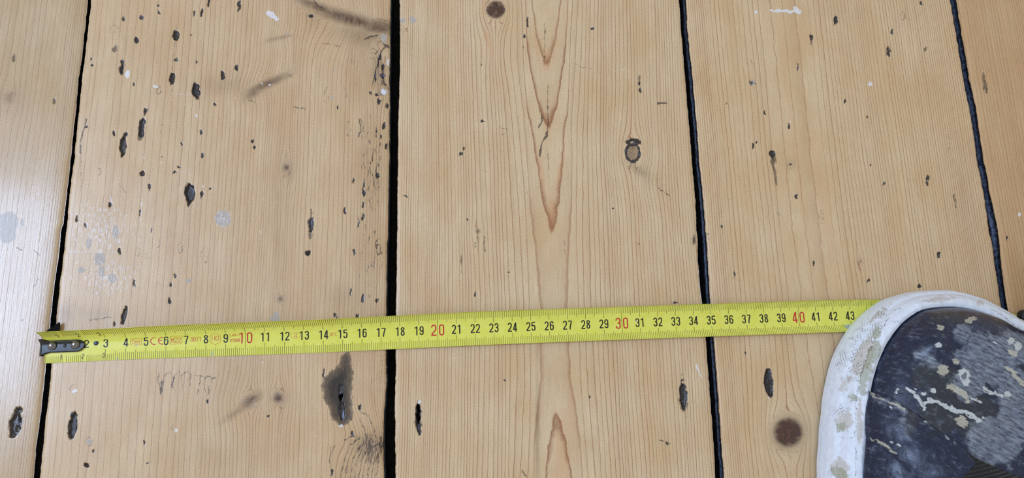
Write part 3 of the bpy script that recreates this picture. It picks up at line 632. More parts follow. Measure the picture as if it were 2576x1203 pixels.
def glyph(ch, W, H, t):
    """centre-line strokes inside a W x H box, list of (points, closed)"""
    h = t/2; r = (W-t)/2; cx = W/2; T = H-h; Rr = W-h; ry = min(r*1.1, H*.20)
    if ch in '0O': return [(arc(cx, T-ry, r, ry, 180, 0)+arc(cx, h+ry, r, ry, 0, -180), True)]
    if ch == 'D': return [([(h, h), (h, T), (cx, T)]+arc(cx, T-ry, r, ry, 90, 0)[1:]+arc(cx, h+ry, r, ry, 0, -90)+[(h, h)], False)]
    if ch == '1': return [([(W*.62, 0), (W*.62, H)], False), ([(W*.62, H-t*.9), (W*.10, H-t*1.7)], False)]
    if ch == '2': return [([(h, T-ry*1.25)]+arc(cx, T-ry, r, ry, 180, 0)+[(Rr, H*.60), (Rr*.86, H*.46), (h*1.5, H*.16), (h, h*1.6)], False), ([(0, h), (W, h)], False)]
    if ch == '3': return [([(h, T-ry*1.2)]+arc(cx, T-ry, r, ry, 180, 0)+[(Rr, H*.64)]+arc(cx, H*.64, r, H*.12, 0, -70)+[(cx*.8, H*.52)], False),
                          ([(cx*.8, H*.52)]+arc(cx, H*.40, r, H*.12, 70, 0)+arc(cx, h+ry, r, ry, 0, -180)+[(h, h+ry*1.3)], False)]
    if ch == '4': return [([(W*.70, 0), (W*.70, H)], False), ([(W*.62, H-t*.3), (h*.8, H*.24)], False), ([(0, H*.24), (W*1.02, H*.24)], False)]
    if ch == '5': return [([(W*.96, T), (h*1.15, T), (h, H*.50)], False), ([(h, H*.50)]+arc(cx, H*.46, r, H*.14, 140, 0)+arc(cx, h+ry, r, ry, 0, -180)+[(h, h+ry*1.3)], False)]
    if ch == '6': return [([(Rr, T-ry*1.2)]+arc(cx, T-ry, r, ry, 0, 180)+arc(cx, h+ry, r, ry, 180, 360)+arc(cx, H*.44, r, H*.14, 0, 160), False)]
    if ch == '9': return [([(h, h+ry*1.2)]+arc(cx, h+ry, r, ry, 180, 360)+arc(cx, T-ry, r, ry, 0, 180)+arc(cx, H*.56, r, H*.14, 180, 340), False)]
    if ch == '7': return [([(0, T), (Rr, T), (Rr*.98, H*.84), (W*.52, H*.3), (W*.44, 0)], False)]
    if ch == '8':
        r2 = r*.92
        return [(arc(cx, H*.745, r2, H*.235-h+.02, 0, 360, 16)[:-1], True), (arc(cx, H*.27, r, H*.25-h+.05, 0, 360, 16)[:-1], True)]
    if ch == 'C': return [(arc(cx, T-ry, r, ry, 20, 180)+arc(cx, h+ry, r, ry, 180, 340), False)]
    if ch == 'M': return [([(h, 0), (h, T), (cx, H*.25), (Rr, T), (Rr, 0)], False)]
    if ch == 'N': return [([(h, 0), (h, T), (Rr, h), (Rr, H)], False)]
    if ch == 'H': return [([(h, 0), (h, H)], False), ([(Rr, 0), (Rr, H)], False), ([(h, H/2), (Rr, H/2)], False)]
    if ch == 'L': return [([(h, H), (h, h), (W, h)], False)]
    if ch == 'E': return [([(W, T), (h, T), (h, h), (W, h)], False), ([(h, H/2), (W*.9, H/2)], False)]
    if ch == 'I': return [([(cx, 0), (cx, H)], False), ([(cx-W*.3, T), (cx+W*.3, T)], False), ([(cx-W*.3, h), (cx+W*.3, h)], False)]
    if ch == 'm': return [([(h, 0), (h, H*.62)], False), ([(h, H*.5)]+arc(W*.28, H*.52, W*.2, H*.12, 150, 0)+[(W*.5, 0)], False), ([(W*.5, H*.5)]+arc(W*.73, H*.52, W*.2, H*.12, 150, 0)+[(Rr, 0)], False)]
    if ch == 'o': return [(arc(cx, H*.85, W*.25, H*.13, 0, 360, 8)[:-1], True)]
    if ch == '-': return [([(0, H*.45), (W, H*.45)], False)]
    return []
def write(S, text, s0, v0, W, H, t, pitch, centre=True, slant=0.0, gapm=0.0):
    n = len(text); tot = pitch*(n-1)+W+gapm; x = s0-tot/2 if centre else s0
    for k, ch in enumerate(text):
        if k == n//2 and gapm and k > 0: x += gapm
        for pts, cl in glyph(ch, W, H, t):
            S.stroke([(x+a+slant*b, v0-H/2+b) for a, b in pts], t, cl)
        x += pitch
def ts(px, py):   # pixel on the blade -> s
    P = at(px, py, ZC); g = np.arange(0, 470, .05); X, _ = cen(g); return float(np.interp(P[0], X, g))
HOLE = None
# ruling
tk = Strokes(0.04)
for i in range(1, 460):
    s = float(i); cm = i % 10 == 0; hf = i % 5 == 0; w = 0.17
    early = i < 35
    lo = 6.1 if cm else (4.9 if hf else 3.9); up = 6.1 if cm else (4.7 if hf else 3.6)
    if early: lo = 3.4 if not cm else 6.0; up = 3.2 if not cm else 5.6
    if i % 100 == 0: tk.stroke([(s, -9.45), (s, 9.45)], w+.02); continue
    if early and cm and i < 25: continue
    tk.stroke([(s, -9.45), (s, -9.45+lo)], w+(0.03 if cm else 0)); tk.stroke([(s, 9.45-up), (s, 9.45)], w+(0.03 if cm else 0))
tk.build('ruled_scale', ink_tick, tm)
for cmv in range(2, 45):
    S = Strokes(0.055); red = cmv % 10 == 0; tx = str(cmv)
    if cmv == 2: write(S, '2', 20.6, 0.1, 2.3, 5.0, .58, 2.7)
    elif len(tx) == 1: write(S, tx, cmv*10.0, 0, 2.3, 5.2, .62, 2.7)
    elif red: write(S, tx, cmv*10.0, 0, 2.75, 6.5, .66, 3.05, gapm=1.1)
    else: write(S, tx, cmv*10.0+.05, 0, 2.15, 5.2, .62, 2.78)
    S.build('numeral', ink_red if red else ink_black, tm, 'red number %s' % tx if red else 'black number %s' % tx)
S = Strokes(0.055)
for k, ch in enumerate('123'):
    write(S, ch, [8.3, 18.9, 29.2][k], -6.6, 1.3, 2.5, .24, 1.4, slant=.12)
    write(S, ch, [8.3, 18.0, 28.2][k], 6.3, 1.3, 2.5, .26, 1.4, slant=-.2)
S.build('small_numerals', ink_black, tm)
def mark(texts, frames, label):      # one thin red printed mark
    S = Strokes(0.055)
    for a in texts: write(S, *a)
    for pts in frames: S.stroke(pts, .16, True)
    S.build('printed_mark', ink_orange, tm, label)
mark([('5m', 44.9, .1, 1.9, 2.5, .26, 2.1)], [[(42.2, -1.8), (47.8, -1.8), (47.8, 2.0), (42.2, 2.0)]], 'thin red 5m in a box')
mark([('M22', 64.9, .1, 1.45, 3.0, .27, 1.7)], [[(61.9, -2.2), (67.9, -2.2), (67.9, 2.5), (61.9, 2.5)]], 'thin red M22 in a box')
mark([('0071', 74.9, .1, 1.05, 2.7, .26, 1.38)], [], 'thin red 0071')
mark([('HD', 84.7, .2, 1.6, 2.8, .26, 2.0)], [[(84.7, -3.4), (87.3, -1.8), (87.3, 1.8), (84.7, 3.4), (82.1, 1.8), (82.1, -1.8)]], 'thin red HD in a hexagon')
mark([('LNE-', 94.4, 1.7, 1.0, 1.7, .22, 1.28), ('37088', 94.7, -1.5, .85, 1.9, .24, 1.1)], [], 'thin red LNE-37088')
mark([('II', 125.6, .1, 1.1, 2.0, .22, .85)], [arc(126.6, .1, 1.4, 1.6, 90, -90)+arc(124.6, .1, 1.4, 1.6, 270, 90)], 'thin red II in an oval')
mark([('20', 144.1, -.2, .82, 2.0, .20, 1.0), ('o', 145.55, -.2, 1.1, 2.1, .18, .8), ('C', 146.6, -.2, .95, 2.0, .20, .8)], [], 'thin red 20 degrees C')
S = Strokes(0.055)
S.stroke(arc(54.2, 0.1, 2.0, 2.1, 75, 285, 16), .42); S.stroke(arc(58.1, 0.1, 2.0, 2.1, 75, 285, 16), .42); S.stroke([(56.3, .1), (58.0, .1)], .40)
S.build('conformity_mark', ink_red, tm, 'bold red CE mark')

# hook
hk = NT('black_steel'); n1 = hk.noise(hk.coord((900, 900, 900)), 1.0, 4, .65)
hook_mat = hk.fin(hk.mix(hk.step(n1, .62, .74), srgb(8, 8, 10), srgb(34, 36, 42)), hk.lin(n1, .3, .7, .20, .38), hk.bump(n1, .2, .0001), spec=.6)
stl = NT('steel'); n1 = stl.noise(stl.coord((1600, 1600, 1600)), 1.0, 2, .6)
steel = stl.fin(srgb(128, 124, 122), stl.lin(n1, .3, .7, .12, .22), metal=1.0)
def plate(outline_fn, s_list, z0, z1):
    V = []; m = 13
    for h in (z0, z1):
        for s in s_list:
            a, b = outline_fn(s)
            for k in range(m):
                v = a+(b-a)*k/(m-1); V.append(tape_n(s, v, h)*1.0)
    V = np.array(V); nr, nc = len(s_list), m; F = grid_faces(nr, nc); n0 = nr*nc
    per = np.concatenate([np.arange(nc), np.arange(1, nr)*nc+nc-1, (nr-1)*nc+np.arange(nc-2, -1, -1), np.arange(nr-2, 0, -1)*nc]); pj = np.roll(per, -1)
    return V, np.vstack([F[:, ::-1], F+n0, np.stack([per, pj, pj+n0, per+n0], -1)])
def hook_outline(s):
    hw = 3.75
    if s < 3.0: hw = 3.75+1.5*((3.0-s)/4.0)**1.2
    if s > 16.0: hw = 3.75*math.sqrt(max(0.0, 1-((s-16.0)/3.9)**2))+.02
    return (-hw-0.4, hw-0.4)
sl = np.concatenate([np.arange(-1.0, 16, .6), 16+3.9*np.sin(np.linspace(0, math.pi/2, 9))])
Vh, Fh = plate(hook_outline, sl, .12, .95)
# turned-down lip at the end
a, b = hook_outline(-1.0); lip = []; m = 13
rows = []
for (ds, lift, drop) in ((0, .95, 0), (-.7, .8, 0), (-1.1, .2, .15), (-1.2, 0, .5), (-1.25, 0, .8), (-1.3, 0, 1.0)):
    r = []
    for k in range(m):
        v = a+(b-a)*k/(m-1); p = tape_n(-1.0+ds, v, lift); zf = .15
        p = np.array([p[0], p[1], p[2]*(1-drop)+zf*drop]); r.append(p)
    rows.append(r)
A = np.array(rows); Bk = A.copy(); Bk[..., 0] += .9; Bk[0, :, 2] -= .83
Vl = np.vstack([A.reshape(-1, 3), Bk.reshape(-1, 3)]); Fl = grid_faces(6, m); n0 = 6*m
per = np.concatenate([np.arange(m), np.arange(1, 6)*m+m-1, 5*m+np.arange(m-2, -1, -1), np.arange(4, 0, -1)*m]); pj = np.roll(per, -1)
Fl = np.vstack([Fl, Fl[:, ::-1]+n0, np.stack([per, per+n0, pj+n0, pj], -1)])
# flat black plate standing in for the shade under the raised upper edge
wg = np.array([(-214.6, 24.4), (-211.5, 26.8), (-207.0, 30.2), (-206.6, 29.0), (-206.8, 23.0), (-213.6, 23.0)])
Vw = np.array([(x, y, z) for z in (1.3, 2.1) for x, y in wg]); k = len(wg)
Fw = [tuple(range(k, 2*k)), tuple(range(k-1, -1, -1))]+[(i, (i+1) % k, k+(i+1) % k, k+i) for i in range(k)]
hook = mesh_obj('end_hook', np.vstack([Vh, Vl]), np.vstack([Fh, Fl+len(Vh)]), hook_mat, tm, True, None)
hook['label'] = 'black metal end hook riveted to the blade'
wm_ = NT('matt_black'); edge_shade_mat = wm_.fin(srgb(9, 8, 7), .8, spec=.15)
mesh_obj('edge_shade_plate', Vw, [tuple(f) for f in Fw], edge_shade_mat, hook, False)
def dome(s, v, r, h, lift, name, mat, parent, sink=0.0, flat=False):
    c0 = tape_n(s, v, lift); p = tape(s, v); a_ = tape(s+.5, v)-p; b_ = tape(s, v+.25)-p
    n = np.cross(a_, b_); n /= np.linalg.norm(n); a_ /= np.linalg.norm(a_); b_ = np.cross(n, a_)
    V = []; R_ = 9; M = 28
    for i in range(R_+1):
        th = math.pi/2*i/R_
        rr = r*math.cos(th) if not flat else r*(1-i/R_); zz = h*math.sin(th) if not flat else h*(1-(1-i/R_)**6)
        for j in range(M):
            ph = 2*math.pi*j/M; V.append(c0+a_*rr*math.cos(ph)+b_*rr*math.sin(ph)+n*(zz-sink))
    return mesh_obj(name, V, grid_faces(R_+1, M, True), mat, parent, True)
dome(4.3, -.6, 2.25, 1.35, .93, 'rivet', steel, hook); dome(15.6, -.4, 2.25, 1.35, .93, 'rivet', steel, hook)
dk = NT('dull_grey_rivet'); dull = dk.fin(srgb(70, 72, 78), .4, metal=.8)
dome(25.2, 0, 1.25, .35, .02, 'small_rivet', dull, tm)
dome(10.4, -.8, .9, .35, .93, 'plate_dimple', hook_mat, hook)

# case (mostly outside the frame)
rb = NT('black_rubber'); n1 = rb.noise(rb.coord((1200, 1200, 1200)), 1.0, 3, .6)
rub = rb.fin(rb.mix(rb.lin(n1, .3, .7), srgb(16, 16, 17), srgb(34, 34, 35)), .55, rb.bump(n1, .3, .0002))
yb = NT('yellow_case'); ycase = yb.fin(srgb(226, 196, 30), .35)
def rbox(cx, cy, z0, z1, sx, sy, r, ang, mat, name, parent, inset=1.5):
    V = []; out = []
    for (qx, qy, a0) in ((1, 1, 0), (-1, 1, 90), (-1, -1, 180), (1, -1, 270)):
        for k in range(7):
            a = math.radians(a0+15*k); out.append(((sx/2-r)*qx, (sy/2-r)*qy, math.cos(a), math.sin(a)))
    prof = [(z0, inset), (z0+inset*.4, inset*.3), (z0+inset, 0), (z1-inset, 0), (z1-inset*.4, inset*.3), (z1, inset)]
    ca, sa = math.cos(math.radians(ang)), math.sin(math.radians(ang))
    for z, i_ in prof:
        for (bx, by, c_, s_) in out:
            x = bx+(r-i_)*c_; y = by+(r-i_)*s_; V.append((cx+x*ca-y*sa, cy+x*sa+y*ca, z))
    n = len(out); F = [tuple(f) for f in grid_faces(len(prof), n, True)]; F += [tuple(range(n-1, -1, -1)), tuple(range((len(prof)-1)*n, len(prof)*n))]
    return mesh_obj(name, V, F, mat, parent, True)
ce = cen(572.0)
case = rbox(float(ce[0])+8, float(ce[1])+14, 0.2, 36, 74, 68, 16, -16, rub, 'case', tm)
case['label'] = 'black rubber tape case'
rbox(334, 20.6, 0.2, 5.5, 40, 8, 3.8, -9, rub, 'case_mouth', case, 1.0)
rbox(float(ce[0])+12, float(ce[1])+14, 35.6, 37.4, 50, 44, 14, -16, ycase, 'case_badge', case, 1.0)

# ------------------------------------------------------------------ sneaker
SIL = [(2062,1240),(2064,1203),(2068,1120),(2075,1040),(2087,957),(2101,903),(2125,853),(2149,818),(2178,788),(2224,754),(2277,737),(2325,732),(2370,731),(2410,739),(2450,752),(2490,772),(2530,797),(2576,835)]
INN = [(2183,1240),(2183,1203),(2184,1100),(2185,1050),(2190,1000),(2198,955),(2212,909),(2240,852),(2270,814),(2317,781),(2350,775),(2400,773),(2450,781),(2500,798),(2540,823),(2576,852)]
ZI = 28.0
so = [tuple(at(x, y, 9.0)[:2]) for x, y in SIL]+[(309,-8),(315,-40),(313,-80),(305,-125),(302,-170),(305,-210),(300,-242),(282,-264),(258,-270),(234,-262),(218,-240),(211,-205),(206,-165),(196,-120),(189,-88)]
si = [tuple(at(x, y, ZI)[:2]) for x, y in INN]
C0 = np.array([250.0, -62.0])
def radial(pts):
    P = np.array(pts)-C0; th = np.arctan2(P[:, 1], P[:, 0]); r = np.hypot(P[:, 0], P[:, 1]); o = np.argsort(th)
    return th[o], r[o]
def rfun(pts, TH):
    th, r = radial(pts); th3 = np.concatenate([th-2*math.pi, th, th+2*math.pi]); r3 = np.tile(r, 3)
    g = np.interp(TH, th3, r3)
    k = 5; ker = np.hanning(k+2)[1:-1]; ker /= ker.sum()
    for _ in range(2): g = np.convolve(np.concatenate([g[-k:], g, g[:k]]), ker, 'same')[k:-k]
    return g
NT_ = 900; TH = np.linspace(-math.pi, math.pi, NT_, endpoint=False)
RO = rfun(so, TH)
tsi, rsi = radial(si)
inn_default = RO-11.5
RI = np.where((TH > tsi.min()) & (TH < tsi.max()), np.interp(TH, tsi, rsi), np.nan)
# left flank angle wraps past pi; use the visible curve wherever it exists
PI_ = np.array(si)-C0; thv = np.arctan2(PI_[:, 1], PI_[:, 0]); thv = np.where(thv < -math.pi/2-0.3, thv+2*math.pi, thv)
THw = np.where(TH < -math.pi/2-0.3, TH+2*math.pi, TH); oo = np.argsort(thv)
vis = (THw >= thv.min()) & (THw <= thv.max())
blendw = np.clip(np.minimum(THw-thv.min(), thv.max()-THw)/0.12, 0, 1)
rv = np.interp(THw, thv[oo], np.hypot(PI_[:, 0], PI_[:, 1])[oo])
RI = np.where(vis, rv*blendw+inn_default*(1-blendw), inn_default)
k = 9; ker = np.hanning(k+2)[1:-1]; ker /= ker.sum()
for _ in range(2): RI = np.convolve(np.concatenate([RI[-k:], RI, RI[:k]]), ker, 'same')[k:-k]
dirs = np.stack([np.cos(TH), np.sin(TH)], -1)
shoe = tag(empty('sneaker', (0.255, -0.10, 0.0)), 'scuffed navy leather sneaker with white rubber sole standing on the tape', 'shoe')

def px_attrs(P, spec):
    X, Y = topx(P)
    X, Y = X+7*vnoise(X/9, Y/9, 31)+3.5*vnoise(X/4, Y/4, 33), Y+7*vnoise(X/9, Y/9, 32)+3.5*vnoise(X/4, Y/4, 34)
    out = {}
    for name, items in spec.items():
        a = np.full(X.shape, -8.0)
        for it in items:
            if it[0] == 'e':
                _, cx, cy, rx, ry, ang = it; an = math.radians(ang); x = X-cx; y = Y-cy
                u = x*math.cos(an)+y*math.sin(an); v = -x*math.sin(an)+y*math.cos(an)
                q = np.sqrt((u/rx)**2+(v/ry)**2)+1e-6; g = np.sqrt((u/rx**2)**2+(v/ry**2)**2)/q+1e-6
                a = np.maximum(a, np.clip((1-q)/g, -8, 30))
            else:
                _, pts, w = it
                for i in range(len(pts)-1):
                    ax, ay = pts[i]; bx, by = pts[i+1]; L2 = (bx-ax)**2+(by-ay)**2
                    tt = np.clip(((X-ax)*(bx-ax)+(Y-ay)*(by-ay))/L2, 0, 1)
                    a = np.maximum(a, w-np.hypot(X-ax-tt*(bx-ax), Y-ay-tt*(by-ay)))
        out[name] = np.clip(a, -8, 8)
    return out
# sole (foxing): profile from the ground to the upper
prof = [(0.0, 1.3, .16), (0.0, 4.5, .03), (0.0, 9.0, 0.0), (0, 14, .035), (0, 18.2, .12), (0, 19.6, .20), (0, 20.0, .235), (0, 19.9, .26), (0, 20.8, .29), (0, 24.5, .40), (0, 27.3, .58), (0, 28.6, .80), (0, 28.3, .97), (0, 25.0, 1.06)]
pz = np.array([p[1] for p in prof]); pf = np.array([p[2] for p in prof])
uu = np.linspace(0, 1, 80)**0.9; cum = np.concatenate([[0], np.cumsum(np.hypot(np.diff(pz), np.diff(pf)*14))]); cum /= cum[-1]
uu = np.linspace(0, 1, 80); pz = np.interp(uu, cum, pz); pf = np.interp(uu, cum, pf)
rad = RO[None, :]*(1-pf[:, None])+RI[None, :]*pf[:, None]
zz = pz[:, None]+0*rad+0.35*vnoise(TH[None, :]*40, uu[:, None]*9, 3)*(uu[:, None] > .1)
PX = np.stack([C0[0]+dirs[None, :, 0]*rad, C0[1]+dirs[None, :, 1]*rad, zz], -1)
foxspec = {'olive': [('e',2205,842,11,16,20),('e',2197,890,15,36,22),('e',2178,940,15,40,20),('e',2170,985,12,12,0),('e',2116,1075,12,16,10),('e',2100,1185,14,14,0),('e',2146,1000,9,9,0),('e',2112,1192,22,16,20)],
           'tan': [('e',2124,970,9,22,15),('e',2135,955,8,14,0),('e',2125,1060,22,24,15),('e',2112,1178,24,26,0),('e',2366,752,26,6,-4),('e',2340,757,22,3,-6),('e',2465,762,9,9,20),('e',2212,792,30,7,-38),('e',2240,768,8,3,-30),('e',2255,845,9,14,20),('e',2170,900,22,50,22),('e',2396,750,14,4,0),('e',2163,1060,8,60,0)],
           'hatch': [('e',2190,824,26,26,0),('e',2172,855,34,34,0),('e',2160,905,30,42,20),('e',2120,905,14,30,25),('e',2145,945,22,20,0),('e',2118,1032,24,12,-8),('e',2215,790,22,12,-35)],
           'seam': [('l',[(2236,800),(2212,836),(2190,880),(2172,922),(2160,965),(2152,1000),(2152,1060),(2151,1120),(2152,1203)],1.0),('l',[(2250,782),(2262,777),(2268,774)],1.2),('l',[(2240,808),(2262,812)],.8),('l',[(2130,852),(2150,856)],.5),('l',[(2318,757),(2345,752)],.5),('l',[(2103,1106),(2120,1102),(2145,1102)],.8),('l',[(2300,1203),(2300,1204)],.1),('l',[(2490,772),(2530,800),(2576,842)],1.2),('l',[(2170,866),(2220,880),(2225,884)],.1)]}
t = NT('white_sole_rubber')
n1 = t.noise(t.coord((420, 420, 420)), 1.0, 4, .65); n2 = t.noise(t.coord((1500, 1500, 1500)), 1.0, 3, .7)
c = t.mix(t.lin(n1, .35, .68), srgb(228, 236, 246), srgb(214, 222, 234))
e = t.mul(t.sub(n1, .5), 24.0)
c = t.mix(t.mul(t.step(t.add(t.attr('tan'), e), -3, 4), t.lin(n2, .3, .6, .3, .75)), c, srgb(184, 174, 158))
c = t.mix(t.mul(t.step(t.add(t.attr('olive'), e), -3, 4), t.lin(n2, .3, .6, .35, .85)), c, srgb(150, 152, 122))
# worn diamond texture holding dirt
sx = t.n.new('ShaderNodeSeparateXYZ'); t.l.new(t.coord((1000, 1000, 1000)), sx.inputs[0])
wv = t.mul(t.sub(t.noise(t.coord((500, 500, 500)), 1.0, 2, .5), .5), .5)
d1 = t.math('FRACT', t.add(t.mul(t.add(t.attr('along'), t.attr('across')), .46), wv))
d2 = t.math('FRACT', t.add(t.mul(t.sub(t.attr('along'), t.mul(t.attr('across'), 1.15)), .42), wv))
ln = t.math('MAXIMUM', t.step(t.math('ABSOLUTE', t.sub(d1, .5)), .11, .04), t.step(t.math('ABSOLUTE', t.sub(d2, .5)), .12, .05))
hm = t.mul(t.step(t.add(t.attr('hatch'), t.mul(t.sub(n1, .5), 30)), -1, 4), t.step(n2, .38, .5))
hf = t.mul(ln, hm)
hf = t.mul(hf, t.step(t.noise(t.coord((260, 260, 260)), 1.0, 3, .6), .42, .56))
c = t.mix(t.mul(hf, .8), c, srgb(112, 104, 84))
sp = t.step(n2, .68, .76, 0, .5); c = t.mix(t.mul(sp, t.step(n1, .5, .6)), c, srgb(120, 108, 92))
se = t.mul(t.step(t.add(t.attr('seam'), t.mul(t.sub(n2, .5), 3)), -.6, .6), t.lin(n2, .35, .6, .3, 1))
c = t.mix(t.mul(se, .75), c, srgb(96, 92, 84))
fox_mat = t.fin(c, .5, t.bump(t.sub(t.mul(n2, .5), t.add(t.mul(hf, 1.0), se)), .4, .0003), spec=.4)
NU = 80
capb = np.array([[C0[0], C0[1], 1.3]])
Vf = np.vstack([PX.reshape(-1, 3)]); Ff = grid_faces(NU, NT_, True)
fa = px_attrs(Vf, foxspec)
per_l = np.concatenate([[0], np.cumsum(np.hypot(np.diff(PX[20, :, 0]), np.diff(PX[20, :, 1])))])
fa['along'] = np.repeat(per_l[None, :], NU, 0).ravel(); fa['across'] = np.repeat((uu*38.0)[:, None], NT_, 1).ravel()
mesh_obj('sole', Vf, Ff, fox_mat, shoe, True, fa)
# outsole underside
bo = PX[0]; inner = C0+(bo[:, :2]-C0)*.02
Vb = np.vstack([bo, np.column_stack([inner, np.full(NT_, 1.3)])]); mesh_obj('outsole', Vb, grid_faces(2, NT_, True)[:, ::-1], rub, shoe, False)
tr = NT('tan_rubber'); tanr = tr.fin(srgb(188, 168, 148), .6)
# toe bumper lip at the base on the right flank
q = (TH > 0.30) & (TH < 1.02); idx = np.where(q)[0]; L = []
for i in idx:
    w = max(0.0, math.sin(math.pi*(TH[i]-.30)/.72))**.5*1.3
    for a in range(8):
        an = 2*math.pi*a/8; r = RO[i]*.84+RI[i]*.16+.5+w*.9*math.cos(an); L.append((C0[0]+dirs[i, 0]*r, C0[1]+dirs[i, 1]*r, 18.5+w*1.2*math.sin(an)))
mesh_obj('sole_edge_strip', L, grid_faces(len(idx), 8, True)[:, ::-1], tanr, shoe, True)

# upper
NV = 150; tt = np.linspace(0, 1, NV)
Bx = C0[0]+dirs[:, 0]*(RI-.2); By = C0[1]+dirs[:, 1]*(RI-.2)
TOEY = 34.0
a_ = np.clip(TOEY-By, 34, 272)
def spine_x(a): return np.interp(a, [0, 34, 80, 130, 200, 290], [262, 261, 256, 254, 257, 259])
def spine_z(a): return np.interp(a, [0, 34, 60, 90, 130, 160, 175, 230, 290], [46, 50, 54, 60, 70, 82, 84, 76, 84])
cw = np.where((a_ > 165), 29*np.sqrt(np.clip(1-((a_-221)/56.5)**2, 0, 1)), 0)
sgn = np.tanh((Bx-spine_x(a_))/6.0)
Sx = spine_x(a_)+sgn*cw; Sy = TOEY-a_; Sz = spine_z(a_)
T2 = tt[:, None]
X = Bx*(1-T2)+Sx*T2; Yy = By*(1-T2)+Sy*T2
pw = 2.25
Z = (ZI-2.0)+(Sz-(ZI-2.0))*(1-(1-T2)**pw)**(1/1.9)
X = X+0*Z
# creases and folds
fold = 1.1*vnoise(X/16, Yy/9, 12)+.5*vnoise(X/6, Yy/5, 13)
Z = Z+fold*np.clip(T2*4, 0, 1)*np.clip((1-T2)*12, 0, 1)
for _ in range(2):
    Z[:, :] = (np.roll(Z, 1, 1)+np.roll(Z, -1, 1)+2*Z)/4
pX, pY = topx(np.stack([X, Yy, Z], -1))
for bx, by, br, bh in ((2345, 862, 34, 2.6), (2575, 905, 40, 2.2), (2590, 1105, 40, 2.0), (2420, 880, 30, -1.4), (2380, 1050, 40, -1.6)):
    Z = Z+bh*np.exp(-((pX-bx)**2+(pY-by)**2)/br**2)
UP = np.stack([X, Yy, Z], -1)
upspec = {'splash': [('l',[(2281,978),(2302,993),(2318,1014),(2327,1026)],4.5),('l',[(2327,1018),(2339,1005),(2360,1011),(2385,1026),(2406,1034),(2428,1036)],5),('l',[(2428,1036),(2448,1047),(2465,1057)],6.5),('e',2256,984,6,5,0),
                     ('e',2423,942,17,12,30),('e',2432,960,9,9,0),('l',[(2477,978),(2494,992),(2506,990),(2522,994)],4.5),('e',2536,992,8,9,0),('e',2544,858,10,9,0),('e',2563,872,9,12,0),('e',2500,862,5,3,30),('e',2350,985,7,6,0),
                     ('e',2324,990,5,4,0),('e',2303,978,4,3,0),('l',[(2440,995),(2455,1008),(2466,1014)],2.0),('e',2360,868,10,7,0)],
          'cream': [('e',2442,806,15,7,-20),('e',2372,930,15,12,20),('e',2404,909,9,7,0),('l',[(2386,974),(2406,980),(2424,990),(2434,1008)],6),('l',[(2532,925),(2555,945),(2576,970),(2600,990)],5),('e',2420,1062,18,12,40),('e',2368,825,10,6,0),('e',2548,888,14,9,20),('e',2246,1012,5,5,0)],
          'scuff': [('e',2420,838,26,20,10),('e',2480,870,50,30,25),('e',2540,880,50,46,0),('e',2500,930,60,40,30),('e',2440,905,40,22,30),('e',2560,990,50,60,0),('e',2500,1110,70,60,20),('e',2560,1060,50,60,0),('e',2330,905,40,14,30),('e',2440,960,40,50,20)],
          'bare': [('e',2380,1010,70,80,20),('e',2400,800,60,20,0),('e',2350,960,60,40,30),('e',2440,1040,90,60,30)],
          'ringmark': [('e',2425,946,6.5,6.5,0)]}
t = NT('worn_navy_leather')
n1 = t.noise(t.coord((300, 300, 300)), 1.0, 5, .62); n2 = t.noise(t.coord((1300, 1300, 1300)), 1.0, 3, .7); n3 = t.noise(t.coord((90, 90, 90)), 1.0, 3, .6)
sp_ = t.n.new('ShaderNodeSeparateXYZ'); t.l.new(t.coord((1000, 1000, 1000)), sp_.inputs[0])
al = t.add(t.mul(sp_.outputs[0], .86), t.mul(sp_.outputs[1], -.5)); ac = t.add(t.mul(sp_.outputs[0], .5), t.mul(sp_.outputs[1], .86))
n4 = t.noise(t.vec(t.mul(al, .22), t.mul(ac, .75)), 1.0, 5, .72)
c = t.mix(t.lin(n1, .3, .7), srgb(8, 20, 46), srgb(22, 37, 68))
c = t.mix(t.mul(t.step(t.add(t.attr('bare'), t.mul(t.sub(n3, .5), 40)), -8, 8), .75), c, srgb(46, 50, 54))
c = t.mix(t.mul(t.step(t.add(t.attr('scuff'), t.mul(t.sub(n1, .5), 40)), -8, 8), t.lin(n4, .34, .62, .05, 1.0)), c, srgb(132, 142, 156))
c = t.mix(t.mul(t.step(n4, .58, .70), t.lin(n3, .35, .6, 0.05, .75)), c, srgb(146, 150, 152))
n5 = t.noise(t.coord((2600, 2600, 2600)), 1.0, 3, .7); n6 = t.noise(t.coord((520, 520, 520)), 1.0, 5, .7, 1.2)
c = t.mix(t.mul(t.step(n5, .62, .72), t.lin(n1, .4, .6, .1, .6)), c, srgb(150, 156, 160))
c = t.mix(t.mul(t.step(n6, .62, .72), .32), c, srgb(158, 158, 148))
c = t.mix(t.mul(t.step(n6, .40, .33), .6), c, srgb(14, 16, 22))
e = t.mul(t.sub(n4, .5), 24.0)
c = t.mix(t.mul(t.step(t.add(t.attr('cream'), e), -1.5, 1.5), t.lin(n2, .35, .55, .45, .9)), c, srgb(186, 182, 164))
sm = t.mul(t.step(t.add(t.attr('splash'), e), -1.0, 1.0), t.lin(n2, .35, .5, .6, 1.0))
c = t.mix(t.mul(sm, .92), c, srgb(200, 206, 206))
c = t.mix(t.mul(t.step(t.attr('ringmark'), -.8, .8), .8), c, srgb(70, 76, 88))
h = t.add(t.mul(n2, .5), t.add(t.mul(n1, 1.2), t.mul(sm, .8)))
navy = t.fin(c, t.lin(n1, .3, .7, .22, .42), t.bump(h, .5, .0004), spec=.38, coat=.22)
keep_r = NV
ua = px_attrs(UP.reshape(-1, 3), upspec)
upper = mesh_obj('upper', UP.reshape(-1, 3), grid_faces(NV, NT_, True), navy, shoe, True, ua)
